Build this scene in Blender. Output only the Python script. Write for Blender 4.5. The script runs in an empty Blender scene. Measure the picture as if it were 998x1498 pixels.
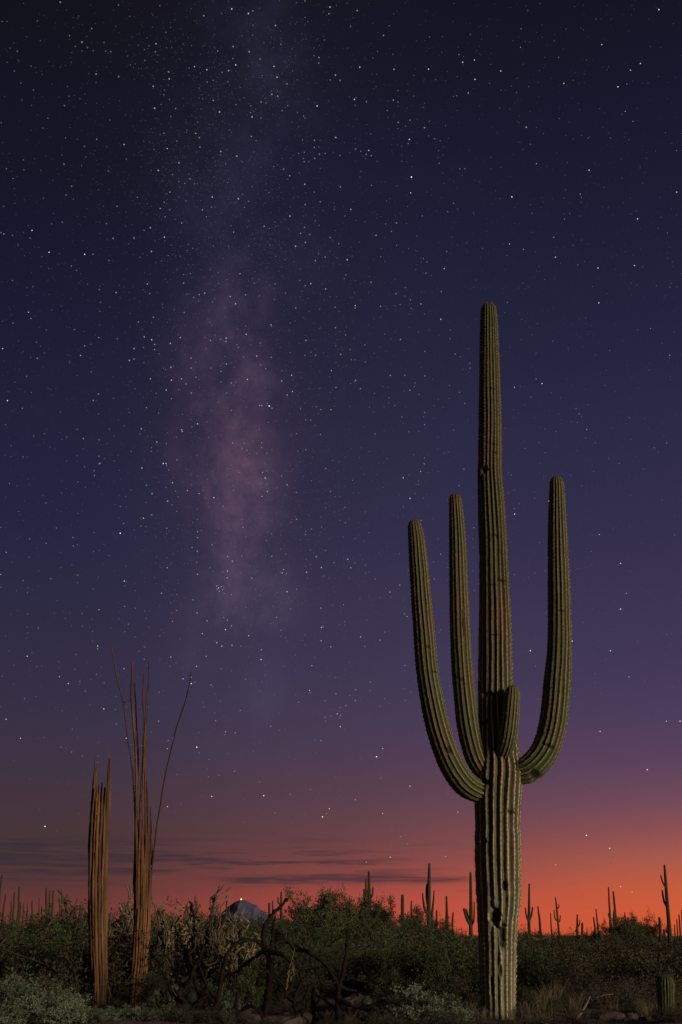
import bpy, math, random
import numpy as np
from mathutils import Vector, Matrix

# ------------------------------------------------------------------ camera
scn = bpy.context.scene
C = scn.collection
CAM_Z = 1.08
F = 1500.0                      # focal length in photo pixels (998 x 1498)
HOR = 1369                      # horizon row
PITCH = math.atan((HOR - 749) / F)
cd = bpy.data.cameras.new('camera')
cd.sensor_fit = 'VERTICAL'; cd.sensor_height = 36.0; cd.lens = 36.0 * F / 1498
cd.clip_start = 0.1; cd.clip_end = 60000
cam = bpy.data.objects.new('camera', cd); C.objects.link(cam)
cam.location = (0, 0, CAM_Z); cam.rotation_euler = (math.pi / 2 + PITCH, 0, 0)
scn.camera = cam
SP, CP = math.sin(PITCH), math.cos(PITCH)

def direction(x, y):
    u = (x - 499) / F; v = -(y - 749) / F
    d = Vector((u, CP - v * SP, SP + v * CP)); d.normalize(); return d
def at(x, y, Y):
    d = direction(x, y); k = Y / d.y
    return np.array((d.x * k, Y, CAM_Z + d.z * k))
def ground_row(Y):
    c = CAM_Z / Y; return 749 + F * (SP + c * CP) / (CP - c * SP)
def pxm(Y):                     # metres per photo pixel near the ground at distance Y
    return Y / (F * 1.09)

# ------------------------------------------------------------------ world
SUN_AZ, SUN_EL = math.radians(48.5), math.radians(10)      # right of straight-behind the camera, low
GLOW_AZ = math.radians(30)                               # sunset glow, right of the view axis
w = bpy.data.worlds.new('World'); scn.world = w; w.use_nodes = True
wt = w.node_tree; wn = wt.nodes; wl = wt.links
for n in list(wn): wn.remove(n)
def lin(c):
    return tuple(((v / 255) / 12.92 if v / 255 <= .04045 else ((v / 255 + .055) / 1.055) ** 2.4) for v in c)
def N(t, **kw):
    n = wn.new(t)
    for k, v in kw.items(): setattr(n, k, v)
    return n
def M(op, a, b=None, c=None, clamp=False):
    n = wn.new('ShaderNodeMath'); n.operation = op; n.use_clamp = clamp
    for i, s in enumerate((a, b, c)):
        if s is None: continue
        if isinstance(s, (int, float)): n.inputs[i].default_value = s
        else: wl.new(s, n.inputs[i])
    return n.outputs[0]
def VM(op, a, b=None):
    n = wn.new('ShaderNodeVectorMath'); n.operation = op
    for i, s in enumerate((a, b)):
        if s is None: continue
        if isinstance(s, (tuple, list, Vector)): n.inputs[i].default_value = s
        else: wl.new(s, n.inputs[i])
    return n.outputs['Value'] if op in ('DOT_PRODUCT', 'LENGTH') else n.outputs['Vector']
def MR(val, a, b, c=0.0, d=1.0, smooth=True):
    n = wn.new('ShaderNodeMapRange'); n.interpolation_type = 'SMOOTHSTEP' if smooth else 'LINEAR'
    wl.new(val, n.inputs[0])
    for i, s in enumerate((a, b, c, d)): n.inputs[i + 1].default_value = s
    return n.outputs[0]
def MIX(f, a, b, blend='MIX'):
    n = wn.new('ShaderNodeMix'); n.data_type = 'RGBA'; n.blend_type = blend
    for s, i in ((f, 0), (a, 6), (b, 7)):
        if isinstance(s, (int, float)): n.inputs[i].default_value = s
        elif isinstance(s, tuple): n.inputs[i].default_value = (*s[:3], 1)
        else: wl.new(s, n.inputs[i])
    return n.outputs[2]
def RAMP(val, stops):
    n = wn.new('ShaderNodeValToRGB'); wl.new(val, n.inputs[0]); e = n.color_ramp.elements
    for i, (p, c) in enumerate(stops):
        el = e[i] if i < 2 else e.new(p)
        el.position = p; el.color = (*c, 1)
    return n.outputs[0]
tc = N('ShaderNodeTexCoord')
D = VM('NORMALIZE', tc.outputs['Generated'])
sx = N('ShaderNodeSeparateXYZ'); wl.new(D, sx.inputs[0])
X, Y_, Z = sx.outputs
az = M('ARCTAN2', X, Y_)
def zy(y): return direction(499, y).z
def stops(table): return [(max(0.0, zy(y)), lin(c)) for y, c in table]
right = RAMP(Z, stops([(1369, (214, 92, 46)), (1340, (212, 92, 52)), (1300, (198, 92, 60)), (1260, (172, 90, 76)), (1220, (142, 80, 82)), (1180, (114, 74, 90)),
    (1130, (94, 66, 92)), (1060, (76, 60, 92)), (1000, (67, 56, 86)), (800, (51, 46, 76)), (500, (34, 34, 60)), (300, (26, 27, 49)), (100, (21, 21, 38)), (0, (18, 17, 30))]))
centre = RAMP(Z, stops([(1369, (194, 78, 60)), (1335, (186, 78, 64)), (1310, (174, 77, 67)), (1290, (154, 74, 68)), (1260, (131, 71, 70)), (1235, (117, 69, 72)), (1200, (104, 67, 76)),
    (1150, (90, 63, 80)), (1100, (78, 60, 83)), (1000, (65, 55, 82)), (800, (50, 46, 73)), (500, (34, 34, 58)), (300, (26, 26, 50)), (100, (21, 20, 36)), (0, (18, 17, 29))]))
left = RAMP(Z, stops([(1369, (114, 58, 54)), (1330, (106, 56, 53)), (1300, (90, 54, 54)), (1260, (76, 53, 55)), (1220, (70, 52, 57)), (1180, (67, 51, 60)),
    (1130, (62, 50, 65)), (1060, (55, 48, 68)), (1000, (50, 45, 68)), (800, (37, 36, 63)), (500, (25, 26, 50)), (300, (20, 20, 37)), (100, (16, 16, 26)), (0, (14, 13, 22))]))
base = MIX(MR(az, math.radians(-1), math.radians(22)), MIX(MR(az, math.radians(-17), math.radians(8)), left, centre), right)
# Milky Way: a great circle through the two directions, brighter towards its core
p1, p2 = direction(352, 980), direction(352, 60)
mw_n = p1.cross(p2).normalized()
core = direction(348, 690)
n1 = N('ShaderNodeTexNoise'); n1.inputs['Scale'].default_value = 3.6; n1.inputs['Detail'].default_value = 5; n1.inputs['Roughness'].default_value = .6
wl.new(D, n1.inputs['Vector'])
n2 = N('ShaderNodeTexNoise'); n2.inputs['Scale'].default_value = 16; n2.inputs['Detail'].default_value = 6; n2.inputs['Roughness'].default_value = .62
wl.new(VM('ADD', D, (3.1, 1.7, .4)), n2.inputs['Vector'])
off = M('ADD', VM('DOT_PRODUCT', D, mw_n), M('MULTIPLY', M('SUBTRACT', n1.outputs[0], .5), .16))
band = M('EXPONENT', M('MULTIPLY', M('POWER', M('DIVIDE', off, .050), 2), -1.0))
wide = M('EXPONENT', M('MULTIPLY', M('POWER', M('DIVIDE', off, .19), 2), -1.0))
cosd = VM('DOT_PRODUCT', D, core)
corew = M('EXPONENT', M('MULTIPLY', M('SUBTRACT', 1.0, cosd), -75.0))
patch = MR(n2.outputs[0], .26, .80)
n4 = N('ShaderNodeTexNoise'); n4.inputs['Scale'].default_value = 11; n4.inputs['Detail'].default_value = 8; n4.inputs['Roughness'].default_value = .68; n4.inputs['Distortion'].default_value = .15
wl.new(VM('MULTIPLY', VM('ADD', D, (.7, .2, 2.3)), (1.5, 1.5, .8)), n4.inputs['Vector'])
lane = MR(n4.outputs[0], .34, .66, .30, 1.0)
mw = M('MULTIPLY', M('MULTIPLY', band, lane), M('MULTIPLY_ADD', corew, .95, .24))
mw = M('MULTIPLY', mw, M('MULTIPLY_ADD', patch, .85, .12))
mw = M('ADD', mw, M('MULTIPLY', wide, .045))
mw = M('MULTIPLY', mw, MR(Z, .04, .24))
mwcol = MIX(M('MULTIPLY', corew, 1.0, clamp=True), lin((66, 64, 92)), lin((106, 76, 90)))
addmw = MIX(1.0, base, MIX(mw, (0, 0, 0), mwcol), 'ADD')
# faint unresolved star grain
def grain(scale, rad, thr, dens):
    v = N('ShaderNodeTexVoronoi'); v.inputs['Scale'].default_value = scale
    wl.new(D, v.inputs['Vector'])
    s = N('ShaderNodeSeparateColor'); wl.new(v.outputs['Color'], s.inputs[0])
    on = MR(v.outputs['Distance'], rad, rad * .3)
    lum = M('MULTIPLY', M('POWER', s.outputs[0], 5), on)
    return M('MULTIPLY', lum, M('MULTIPLY_ADD', wide, dens, thr)), v
g1, v1 = grain(210, .17, .05, .75)
addg = MIX(1.0, addmw, MIX(M('MULTIPLY', g1, MR(Z, .05, .3)), (0, 0, 0), (.7, .7, .9)), 'ADD')
# thin stratus streaks low over the horizon, away from the glow
comb = N('ShaderNodeCombineXYZ'); wl.new(M('MULTIPLY', az, 8.0), comb.inputs[0]); wl.new(M('MULTIPLY', Z, 150.0), comb.inputs[1])
cn = N('ShaderNodeTexNoise'); cn.inputs['Scale'].default_value = 1.0; cn.inputs['Detail'].default_value = 6; cn.inputs['Roughness'].default_value = .6; cn.inputs['Distortion'].default_value = .3
wl.new(comb.outputs[0], cn.inputs['Vector'])
def gauss(v, mid, wid): return M('EXPONENT', M('MULTIPLY', M('POWER', M('DIVIDE', M('SUBTRACT', v, mid), wid), 2), -1.0))
comb2 = N('ShaderNodeCombineXYZ'); wl.new(M('MULTIPLY', az, 16.0), comb2.inputs[0]); wl.new(M('MULTIPLY', Z, 60.0), comb2.inputs[1])
cn2 = N('ShaderNodeTexNoise'); cn2.inputs['Scale'].default_value = 1.0; cn2.inputs['Detail'].default_value = 5
wl.new(comb2.outputs[0], cn2.inputs['Vector'])
azl = MR(az, math.radians(9), math.radians(-3))
zw = M('ADD', Z, M('MULTIPLY', M('SUBTRACT', cn2.outputs[0], .5), .008))
bar = M('MULTIPLY', gauss(zw, zy(1286), .0030), M('MULTIPLY', MR(az, math.radians(-9), math.radians(-3)), MR(az, math.radians(7.5), math.radians(5.5))))
broad = M('MULTIPLY', gauss(Z, zy(1262), .017), azl)
cl1 = M('MULTIPLY', MR(cn.outputs[0], .47, .60), broad)
lefts = M('MULTIPLY', M('MULTIPLY', gauss(zw, zy(1256), .014), MR(az, math.radians(-7), math.radians(-17))), MR(cn.outputs[0], .34, .56))
wisps = M('MULTIPLY', M('MULTIPLY', gauss(Z, zy(1297), .011), MR(cn.outputs[0], .60, .70)), .35)
cn3 = N('ShaderNodeTexNoise'); cn3.inputs['Scale'].default_value = 3.4; cn3.inputs['Detail'].default_value = 5; wl.new(comb.outputs[0], cn3.inputs['Vector'])
rip = MR(cn3.outputs[0], .28, .58, .5, 1.0)
cl = M('MINIMUM', M('ADD', M('ADD', M('MULTIPLY', bar, .95), M('MULTIPLY', cl1, .85)), M('ADD', M('MULTIPLY', lefts, 1.15), wisps)), .85)
cl = M('MULTIPLY', cl, rip)
sky = MIX(cl, addg, MIX(MR(az, math.radians(-18), math.radians(14)), lin((55, 46, 54)), lin((74, 50, 60))))
# the last of the physical twilight
nish = N('ShaderNodeTexSky'); nish.sky_type = 'NISHITA'; nish.sun_disc = False
nish.sun_elevation = math.radians(-4); nish.sun_rotation = GLOW_AZ
bg1 = N('ShaderNodeBackground'); wl.new(sky, bg1.inputs[0]); bg1.inputs[1].default_value = 1.0
bg2 = N('ShaderNodeBackground'); wl.new(nish.outputs[0], bg2.inputs[0]); bg2.inputs[1].default_value = 0.012
ads = N('ShaderNodeAddShader'); wl.new(bg1.outputs[0], ads.inputs[0]); wl.new(bg2.outputs[0], ads.inputs[1])
wo = N('ShaderNodeOutputWorld'); wl.new(ads.outputs[0], wo.inputs[0])
w.cycles.sampling_method = 'MANUAL'; w.cycles.sample_map_resolution = 512

# ------------------------------------------------------------------ low warm light
sd = bpy.data.lights.new('sun', 'SUN'); sd.energy = 2.5; sd.angle = math.radians(11); sd.color = (1.0, .86, .66)
sun = bpy.data.objects.new('sun', sd); C.objects.link(sun)
spos = Vector((math.sin(SUN_AZ) * math.cos(SUN_EL), -math.cos(SUN_AZ) * math.cos(SUN_EL), math.sin(SUN_EL)))
sun.rotation_euler = spos.to_track_quat('Z', 'Y').to_euler()
sun.location = spos * 60
vs = scn.view_settings
vs.view_transform = 'Standard'; vs.look = 'None'; vs.gamma = 1; vs.exposure = 0; vs.use_curve_mapping = False
scn.cycles.max_bounces = 4; scn.cycles.use_denoising = True

# ------------------------------------------------------------------ helpers
rng = np.random.default_rng(11)
random.seed(5)

def make_mesh(name, V, faces, attrs=None, smooth=True):
    """faces: list of arrays (m,3) / (m,4)"""
    V = np.asarray(V, np.float32)
    me = bpy.data.meshes.new(name)
    faces = [np.asarray(f, np.int32) for f in faces if len(f)]
    nl = sum(f.size for f in faces); npoly = sum(len(f) for f in faces)
    me.vertices.add(len(V)); me.vertices.foreach_set('co', V.ravel())
    me.loops.add(nl); me.polygons.add(npoly)
    me.loops.foreach_set('vertex_index', np.concatenate([f.ravel() for f in faces]))
    tot = np.concatenate([np.full(len(f), f.shape[1], np.int32) for f in faces])
    st = np.zeros(npoly, np.int32); st[1:] = np.cumsum(tot)[:-1]
    me.polygons.foreach_set('loop_start', st); me.polygons.foreach_set('loop_total', tot)
    me.polygons.foreach_set('use_smooth', np.full(npoly, smooth))
    for k, a in (attrs or {}).items():
        at_ = me.attributes.new(k, 'FLOAT', 'POINT'); at_.data.foreach_set('value', np.asarray(a, np.float32))
    me.update(calc_edges=True); me.validate()
    return me

class Build:
    """collects shapes for one mesh"""
    def __init__(s): s.V = []; s.Q = []; s.T = []; s.A = {}; s.n = 0
    def add(s, V, Q=None, T=None, **at_):
        V = np.asarray(V, float)
        if Q is not None and len(Q): s.Q.append(np.asarray(Q) + s.n)
        if T is not None and len(T): s.T.append(np.asarray(T) + s.n)
        for k, v in at_.items(): s.A.setdefault(k, []).append(np.broadcast_to(np.asarray(v, float), (len(V),)))
        s.V.append(V); s.n += len(V)
    def mesh(s, name, smooth=True):
        fs = []
        if s.Q: fs.append(np.concatenate(s.Q))
        if s.T: fs.append(np.concatenate(s.T))
        return make_mesh(name, np.concatenate(s.V), fs, {k: np.concatenate(v) for k, v in s.A.items()}, smooth)

def obj(name, me, mat=None, parent=None, loc=None, kind=None, label=None, cat=None, group=None):
    o = bpy.data.objects.new(name, me); C.objects.link(o)
    if mat is not None and me is not None and not me.materials: me.materials.append(mat)
    if parent is not None: o.parent = parent
    if loc is not None: o.location = loc
    for k, v in (('kind', kind), ('label', label), ('category', cat), ('group', group)):
        if v: o[k] = v
    return o
def thing(name, label, cat, loc=(0, 0, 0), rotz=0.0, scale=1.0, group=None):
    o = obj(name, None, label=label, cat=cat, group=group)
    o.location = loc; o.rotation_euler = (0, 0, rotz)
    o.scale = (scale,) * 3 if np.isscalar(scale) else scale
    o.empty_display_size = .2
    return o
def dup(root, loc, rotz, scale, label=None, group=None):
    r = root.copy(); C.objects.link(r); r.location = loc; r.rotation_euler = (0, 0, rotz)
    r.scale = (scale,) * 3 if np.isscalar(scale) else scale
    if label: r['label'] = label
    if group: r['group'] = group
    for ch in list(root.children):
        c = ch.copy(); C.objects.link(c); c.parent = r
    return r

def resample(P, R, ds):
    """Catmull-Rom through control points, even spacing"""
    P = np.asarray(P, float); R = np.asarray(R, float)
    A = np.concatenate([P, R[:, None]], 1)
    A = np.concatenate([[2 * A[0] - A[1]], A, [2 * A[-1] - A[-2]]])
    out = []
    for i in range(1, len(A) - 2):
        p0, p1_, p2_, p3 = A[i - 1:i + 3]
        for t in np.linspace(0, 1, 24, endpoint=False):
            out.append(.5 * (2 * p1_ + (p2_ - p0) * t + (2 * p0 - 5 * p1_ + 4 * p2_ - p3) * t * t + (3 * p1_ - p0 - 3 * p2_ + p3) * t ** 3))
    out.append(A[-2]); out = np.array(out)
    s = np.concatenate([[0], np.cumsum(np.linalg.norm(np.diff(out[:, :3], axis=0), axis=1))])
    n = max(3, int(s[-1] / ds) + 1)
    t = np.linspace(0, s[-1], n)
    out = np.stack([np.interp(t, s, out[:, k]) for k in range(4)], 1)
    return out[:, :3], out[:, 3], t
def frames(P, ref=(0, 1, 0)):
    T = np.gradient(P, axis=0); T /= np.linalg.norm(T, axis=1)[:, None] + 1e-12
    U = np.zeros_like(T); u = np.array(ref, float)
    for i in range(len(T)):
        u = u - T[i] * (u @ T[i]); nn = np.linalg.norm(u)
        if nn < 1e-6: u = np.cross(T[i], (1, .3, .2)); nn = np.linalg.norm(u)
        u = u / nn; U[i] = u
    return T, U, np.cross(T, U)
def grid_faces(nr, nc):
    i = np.arange(nr - 1)[:, None] * nc; j = np.arange(nc)[None]; k = (j + 1) % nc
    return np.stack([i + j, i + k, i + nc + k, i + nc + j], -1).reshape(-1, 4)
def wob(t, seed, f=1.0, n=4):
    r = np.random.default_rng(seed); out = np.zeros_like(t)
    for k in range(n):
        out += math.pow(.65, k) * np.sin(t * f * (1.7 ** k) * (1 + .3 * r.random()) + r.random() * 6.28)
    return out / 2
def tube(B, P, R, sides=6, ds=None, lump=0.0, seed=0, ref=(0, 1, 0), **at_):
    """tapered round limb, closed at both ends"""
    if ds: P, R, s = resample(P, R, ds)
    else: P = np.asarray(P, float); R = np.asarray(R, float)
    T, U, W = frames(P, ref)
    n = len(P); th = np.arange(sides) / sides * 2 * math.pi
    r = np.repeat(R[:, None], sides, 1)
    if lump: r = r * (1 + lump * np.random.default_rng(seed).normal(size=r.shape).clip(-1.6, 1.6))
    V = P[:, None] + r[..., None] * (np.cos(th)[None, :, None] * U[:, None] + np.sin(th)[None, :, None] * W[:, None])
    V = np.concatenate([V.reshape(-1, 3), [P[0] - T[0] * R[0] * .3], [P[-1] + T[-1] * R[-1] * .6]])
    j = np.arange(sides); k = (j + 1) % sides
    tris = np.concatenate([np.stack([k, j, np.full(sides, n * sides)], 1), np.stack([(n - 1) * sides + j, (n - 1) * sides + k, np.full(sides, n * sides + 1)], 1)])
    B.add(V, grid_faces(n, sides), tris, **at_)
def needles(B, P, Nn, length, width, count, spread, rg, **at_):
    """spines as slim three-sided pyramids round points P with outward normals Nn"""
    P = np.repeat(P, count, 0); Nn = np.repeat(Nn, count, 0); m = len(P)
    d = Nn + spread * rg.normal(size=(m, 3)); d /= np.linalg.norm(d, axis=1)[:, None] + 1e-9
    L = length * rg.uniform(.5, 1.2, m)
    u = np.cross(d, rg.normal(size=(m, 3))); u /= np.linalg.norm(u, axis=1)[:, None] + 1e-9
    v = np.cross(d, u)
    b = [P + width * (math.cos(a) * u + math.sin(a) * v) for a in (0, 2.09, 4.19)]
    V = np.stack(b + [P + d * L[:, None]], 1).reshape(-1, 3)
    i = np.arange(m)[:, None] * 4
    T = np.concatenate([i + [0, 1, 3], i + [1, 2, 3], i + [2, 0, 3]])
    B.add(V, None, T, **at_)
def leaves(B, P, size, rg, up=.3, aspect=.5, **at_):
    m = len(P)
    d = rg.normal(size=(m, 3)); d[:, 2] += up; d /= np.linalg.norm(d, axis=1)[:, None]
    u = np.cross(d, rg.normal(size=(m, 3))); u /= np.linalg.norm(u, axis=1)[:, None] + 1e-9
    nrm = np.cross(d, u)
    L = size * rg.uniform(.6, 1.35, m)[:, None]
    V = np.stack([P, P + d * L * .5 + u * L * aspect * .5 + nrm * L * .08, P + d * L, P + d * L * .5 - u * L * aspect * .5 + nrm * L * .08], 1).reshape(-1, 3)
    i = np.arange(m)[:, None] * 4
    B.add(V, i + [0, 1, 2, 3], None, tint=np.repeat(rg.random(m), 4), **at_)

# ------------------------------------------------------------------ materials
def mat(name, rough=.85):
    m = bpy.data.materials.new(name); m.use_nodes = True
    nt = m.node_tree; b = nt.nodes['Principled BSDF']
    b.inputs['Roughness'].default_value = rough; b.inputs['Specular IOR Level'].default_value = .25
    return m, nt, b
def nd(nt, t, **kw):
    n = nt.nodes.new(t)
    for k, v in kw.items(): setattr(n, k, v)
    return n
def mixc(nt, f, a, b):
    n = nd(nt, 'ShaderNodeMix', data_type='RGBA')
    for s, i in ((f, 0), (a, 6), (b, 7)):
        if isinstance(s, (int, float)): n.inputs[i].default_value = s
        elif isinstance(s, tuple): n.inputs[i].default_value = (*s[:3], 1)
        else: nt.links.new(s, n.inputs[i])
    return n.outputs[2]
def noise(nt, scale, detail=5, rough=.6, stretch=None, coord='Object'):
    t = nd(nt, 'ShaderNodeTexCoord'); n = nd(nt, 'ShaderNodeTexNoise')
    n.inputs['Scale'].default_value = scale; n.inputs['Detail'].default_value = detail; n.inputs['Roughness'].default_value = rough
    src = t.outputs[coord]
    if stretch:
        mp = nd(nt, 'ShaderNodeMapping'); mp.inputs['Scale'].default_value = stretch; nt.links.new(src, mp.inputs[0]); src = mp.outputs[0]
    nt.links.new(src, n.inputs['Vector']); return n.outputs[0]
def rng_(nt, v, a, b, c=0.0, d=1.0):
    n = nd(nt, 'ShaderNodeMapRange'); nt.links.new(v, n.inputs[0])
    for i, s in enumerate((a, b, c, d)): n.inputs[i + 1].default_value = s
    return n.outputs[0]
def mul(nt, a, b, op='MULTIPLY'):
    n = nd(nt, 'ShaderNodeMath', operation=op)
    for i, s in enumerate((a, b)):
        if isinstance(s, (int, float)): n.inputs[i].default_value = s
        else: nt.links.new(s, n.inputs[i])
    return n.outputs[0]
def attr(nt, name):
    n = nd(nt, 'ShaderNodeAttribute', attribute_name=name); return n.outputs['Fac']
def bump(nt, b, h, strength=.4, dist=.02):
    n = nd(nt, 'ShaderNodeBump'); n.inputs['Strength'].default_value = strength; n.inputs['Distance'].default_value = dist
    nt.links.new(h, n.inputs['Height']); nt.links.new(n.outputs[0], b.inputs['Normal'])
def setc(nt, b, col): nt.links.new(col, b.inputs['Base Color'])

def saguaro_mat(name, green, brown, crest, bark, lit_bark_lo, lit_bark_hi, crest_dim=None):
    m, nt, b = mat(name, .7)
    blot = rng_(nt, noise(nt, 2.2, 6, .65, (1, 1, .45)), .40, .66)
    col = mixc(nt, blot, green, brown)
    fine = rng_(nt, noise(nt, 26, 4, .6, (1, 1, .5)), .35, .7, .75, 1.15)
    n = nd(nt, 'ShaderNodeMix', data_type='RGBA', blend_type='MULTIPLY'); n.inputs[0].default_value = 1
    nt.links.new(col, n.inputs[6]); nt.links.new(fine, n.inputs[7]); col = n.outputs[2]
    lit_bark = mul(nt, rng_(nt, attr(nt, 'along'), lit_bark_hi, lit_bark_lo), rng_(nt, noise(nt, 5, 6, .7, (1, 1, .25)), .30, .55))  # corky bark low on the trunk, also painting the stronger light there
    lit_bark_col = mixc(nt, rng_(nt, noise(nt, 14, 5, .7, (1, 1, .3)), .35, .65), tuple(c * .55 for c in bark), bark)
    col = mixc(nt, lit_bark, col, lit_bark_col)
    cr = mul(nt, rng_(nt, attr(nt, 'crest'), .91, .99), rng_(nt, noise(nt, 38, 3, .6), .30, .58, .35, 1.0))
    col = mixc(nt, cr, col, mixc(nt, rng_(nt, attr(nt, 'along'), 2.5, 6.5), crest, crest_dim or crest))  # crests dim with height: light falloff put into the colour
    col = mixc(nt, rng_(nt, attr(nt, 'scar'), .25, .7), col, (.022, .016, .011))
    setc(nt, b, col); bump(nt, b, noise(nt, 45, 5, .65), .35, .012)
    return m
MAT = {}
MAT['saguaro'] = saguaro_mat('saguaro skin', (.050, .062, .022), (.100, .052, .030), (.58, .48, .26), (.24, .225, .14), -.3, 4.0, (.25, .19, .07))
MAT['saguaro arm'] = saguaro_mat('saguaro arm skin', (.048, .066, .022), (.085, .052, .026), (.30, .26, .10), (.1, .08, .05), -2, -1, (.25, .19, .07))
MAT['young'] = saguaro_mat('young saguaro skin', (.04, .05, .02), (.05, .055, .025), (.14, .13, .07), (.06, .06, .03), -2, -1)
def simple(name, c1, c2, scale, rough=.85, stretch=None, bs=.3, bd=.01, tint=None, lo=.35, hi=.65):
    m, nt, b = mat(name, rough)
    col = mixc(nt, rng_(nt, noise(nt, scale, 6, .65, stretch), lo, hi), c1, c2)
    if tint: col = mixc(nt, attr(nt, 'tint'), col, tint)
    if 'leaf' in name:                       # each plant a little darker, paler or browner than the next
        oi = nd(nt, 'ShaderNodeObjectInfo'); hs = nd(nt, 'ShaderNodeHueSaturation')
        nt.links.new(rng_(nt, oi.outputs['Random'], 0, 1, .45, 1.7), hs.inputs['Value'])
        nt.links.new(rng_(nt, mul(nt, mul(nt, oi.outputs['Random'], 7.31), 1.0, 'MODULO'), 0, 1, .465, .525), hs.inputs['Hue'])
        nt.links.new(col, hs.inputs['Color']); col = hs.outputs[0]
    setc(nt, b, col)
    if bs: bump(nt, b, noise(nt, scale * 2.5, 5, .65, stretch), bs, bd)
    MAT[name] = m; return m
simple('spine', (.15, .12, .06), (.10, .075, .04), 30, bs=0)
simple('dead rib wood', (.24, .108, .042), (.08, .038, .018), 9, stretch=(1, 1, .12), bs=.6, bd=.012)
simple('shaded rib wood', (.12, .07, .035), (.05, .032, .02), 9, stretch=(1, 1, .12), bs=.6, bd=.012)  # darker copy of the rib wood, carries painted shade
simple('far saguaro', (.042, .043, .022), (.055, .042, .024), 1.5, bs=0)
simple('dark cholla', (.010, .007, .007), (.022, .015, .011), 14, bs=.6, bd=.01)  # unlit look of the near chollas painted into their dark colour
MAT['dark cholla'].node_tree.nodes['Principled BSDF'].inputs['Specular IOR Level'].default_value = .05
simple('pale cholla', (.17, .125, .068), (.085, .075, .042), 9, bs=.6, bd=.01, tint=(.26, .20, .12))
simple('straw spine', (.22, .17, .08), (.15, .11, .055), 9, bs=0)
simple('gold fruit', (.17, .12, .035), (.10, .075, .025), 20, bs=.4)
simple('bark', (.045, .035, .025), (.085, .065, .045), 12, stretch=(1, 1, .3), bs=.5)
simple('twig', (.055, .042, .028), (.085, .066, .042), 6, bs=0)
simple('dead twig', (.17, .12, .08), (.08, .06, .045), 6, bs=0)
simple('creosote leaf', (.020, .034, .009), (.034, .050, .014), 3, .7, bs=0, tint=(.050, .060, .022))
simple('olive leaf', (.026, .025, .009), (.038, .035, .013), 3, .7, bs=0, tint=(.052, .046, .021))
simple('palo verde leaf', (.034, .040, .014), (.050, .056, .018), 3, .7, bs=0, tint=(.075, .07, .03))
simple('sage leaf', (.10, .12, .078), (.15, .17, .115), 4, .8, bs=0, tint=(.07, .09, .052))
simple('bursage leaf', (.038, .034, .022), (.030, .028, .017), 4, .8, bs=0, tint=(.06, .05, .032))
simple('dry grass', (.16, .12, .065), (.10, .08, .045), 6, bs=0)
simple('pear pad', (.045, .062, .030), (.062, .078, .038), 7, .6, bs=.3)
simple('rock', (.105, .072, .062), (.065, .048, .042), 5, bs=.7, bd=.03)
simple('hazy mountain rock', (.115, .108, .165), (.098, .094, .145), .006, bs=0)  # bluish haze of the distance painted into the rock
# soil
m, nt, b = mat('desert soil', .95)
c = mixc(nt, rng_(nt, noise(nt, .7, 8, .65), .35, .65), (.105, .070, .056), (.175, .120, .098))
c = mixc(nt, rng_(nt, noise(nt, 9, 6, .7), .45, .7), c, (.075, .055, .045))
setc(nt, b, c); bump(nt, b, noise(nt, 14, 8, .7), .8, .06); MAT['soil'] = m

# ------------------------------------------------------------------ ground
def gh(x, y):
    f = np.clip(1 - np.hypot(x, y) / 220, 0, 1)
    return f * (.07 * np.sin(x * .35 + 1) * np.cos(y * .27 + .4) + .05 * np.sin(x * .9 + y * .7) + .03 * np.sin(x * 1.7 - y * 1.3)) - .02
rad = np.concatenate([np.linspace(.5, 12, 24), np.linspace(12.3, 40, 110), np.geomspace(41, 400, 70), np.geomspace(440, 30000, 24)])
na = 300
th = np.arange(na) / na * 2 * math.pi
# finer angles in front of the camera
th = th + .72 * np.sin(th)          # denser around th=pi
ang = th - math.pi / 2              # th=pi  -> +Y
gx = rad[:, None] * np.cos(ang); gy = rad[:, None] * np.sin(ang)
gz = gh(gx, gy) + rng.normal(size=gx.shape) * .012 * (rad[:, None] < 60)
V = np.stack([gx, gy, gz], -1).reshape(-1, 3)
V = np.concatenate([V, [[0, 0, float(gh(0., 0.))]]]); nc = na
fan = np.stack([np.full(na, len(V) - 1), np.arange(na), (np.arange(na) + 1) % na], 1)
obj('ground', make_mesh('ground', V, [grid_faces(len(rad), na)[:, ::1], fan]), MAT['soil'], kind='structure')

# mountain: a far butte, a ridge of faceted rock
def mountain(name, xc, Y, prof, depth, label=None):
    xs = np.linspace(prof[0][0], prof[-1][0], 60)
    hs = np.interp(xs, [p[0] for p in prof], [p[1] for p in prof])
    rows = np.linspace(-1, 1, 25); VV = []
    r = np.random.default_rng(3)
    for q in rows:
        for i, (x_, h_) in enumerate(zip(xs, hs)):
            p = at(x_, h_, Y); z = max(0, p[2]) * max(0, 1 - abs(q)) ** .8
            z *= 1 + .05 * math.sin(i * .5 + q * 9) * abs(q) * (1 - abs(q)) * 4
            VV.append((p[0], Y + q * depth, z + r.normal() * 1.5 * (abs(q) > .01) - (30 if abs(q) == 1 or i in (0, 59) else 0)))
    nr, ncol = len(rows), len(xs)
    i = np.arange(nr - 1)[:, None] * ncol; j = np.arange(ncol - 1)[None]
    Q = np.stack([i + j, i + j + 1, i + ncol + j + 1, i + ncol + j], -1).reshape(-1, 4)
    return obj(name, make_mesh(name, VV, [Q]), MAT['hazy mountain rock'], kind='structure')
mountain('mountain', 0, 12000, [(312, 1347), (322, 1338), (333, 1327), (343, 1320), (353, 1316), (359, 1317.5), (366, 1320.5), (371, 1323), (375, 1323.5), (382, 1331), (390, 1337), (400, 1341), (418, 1346), (425, 1347)], 900)
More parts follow.
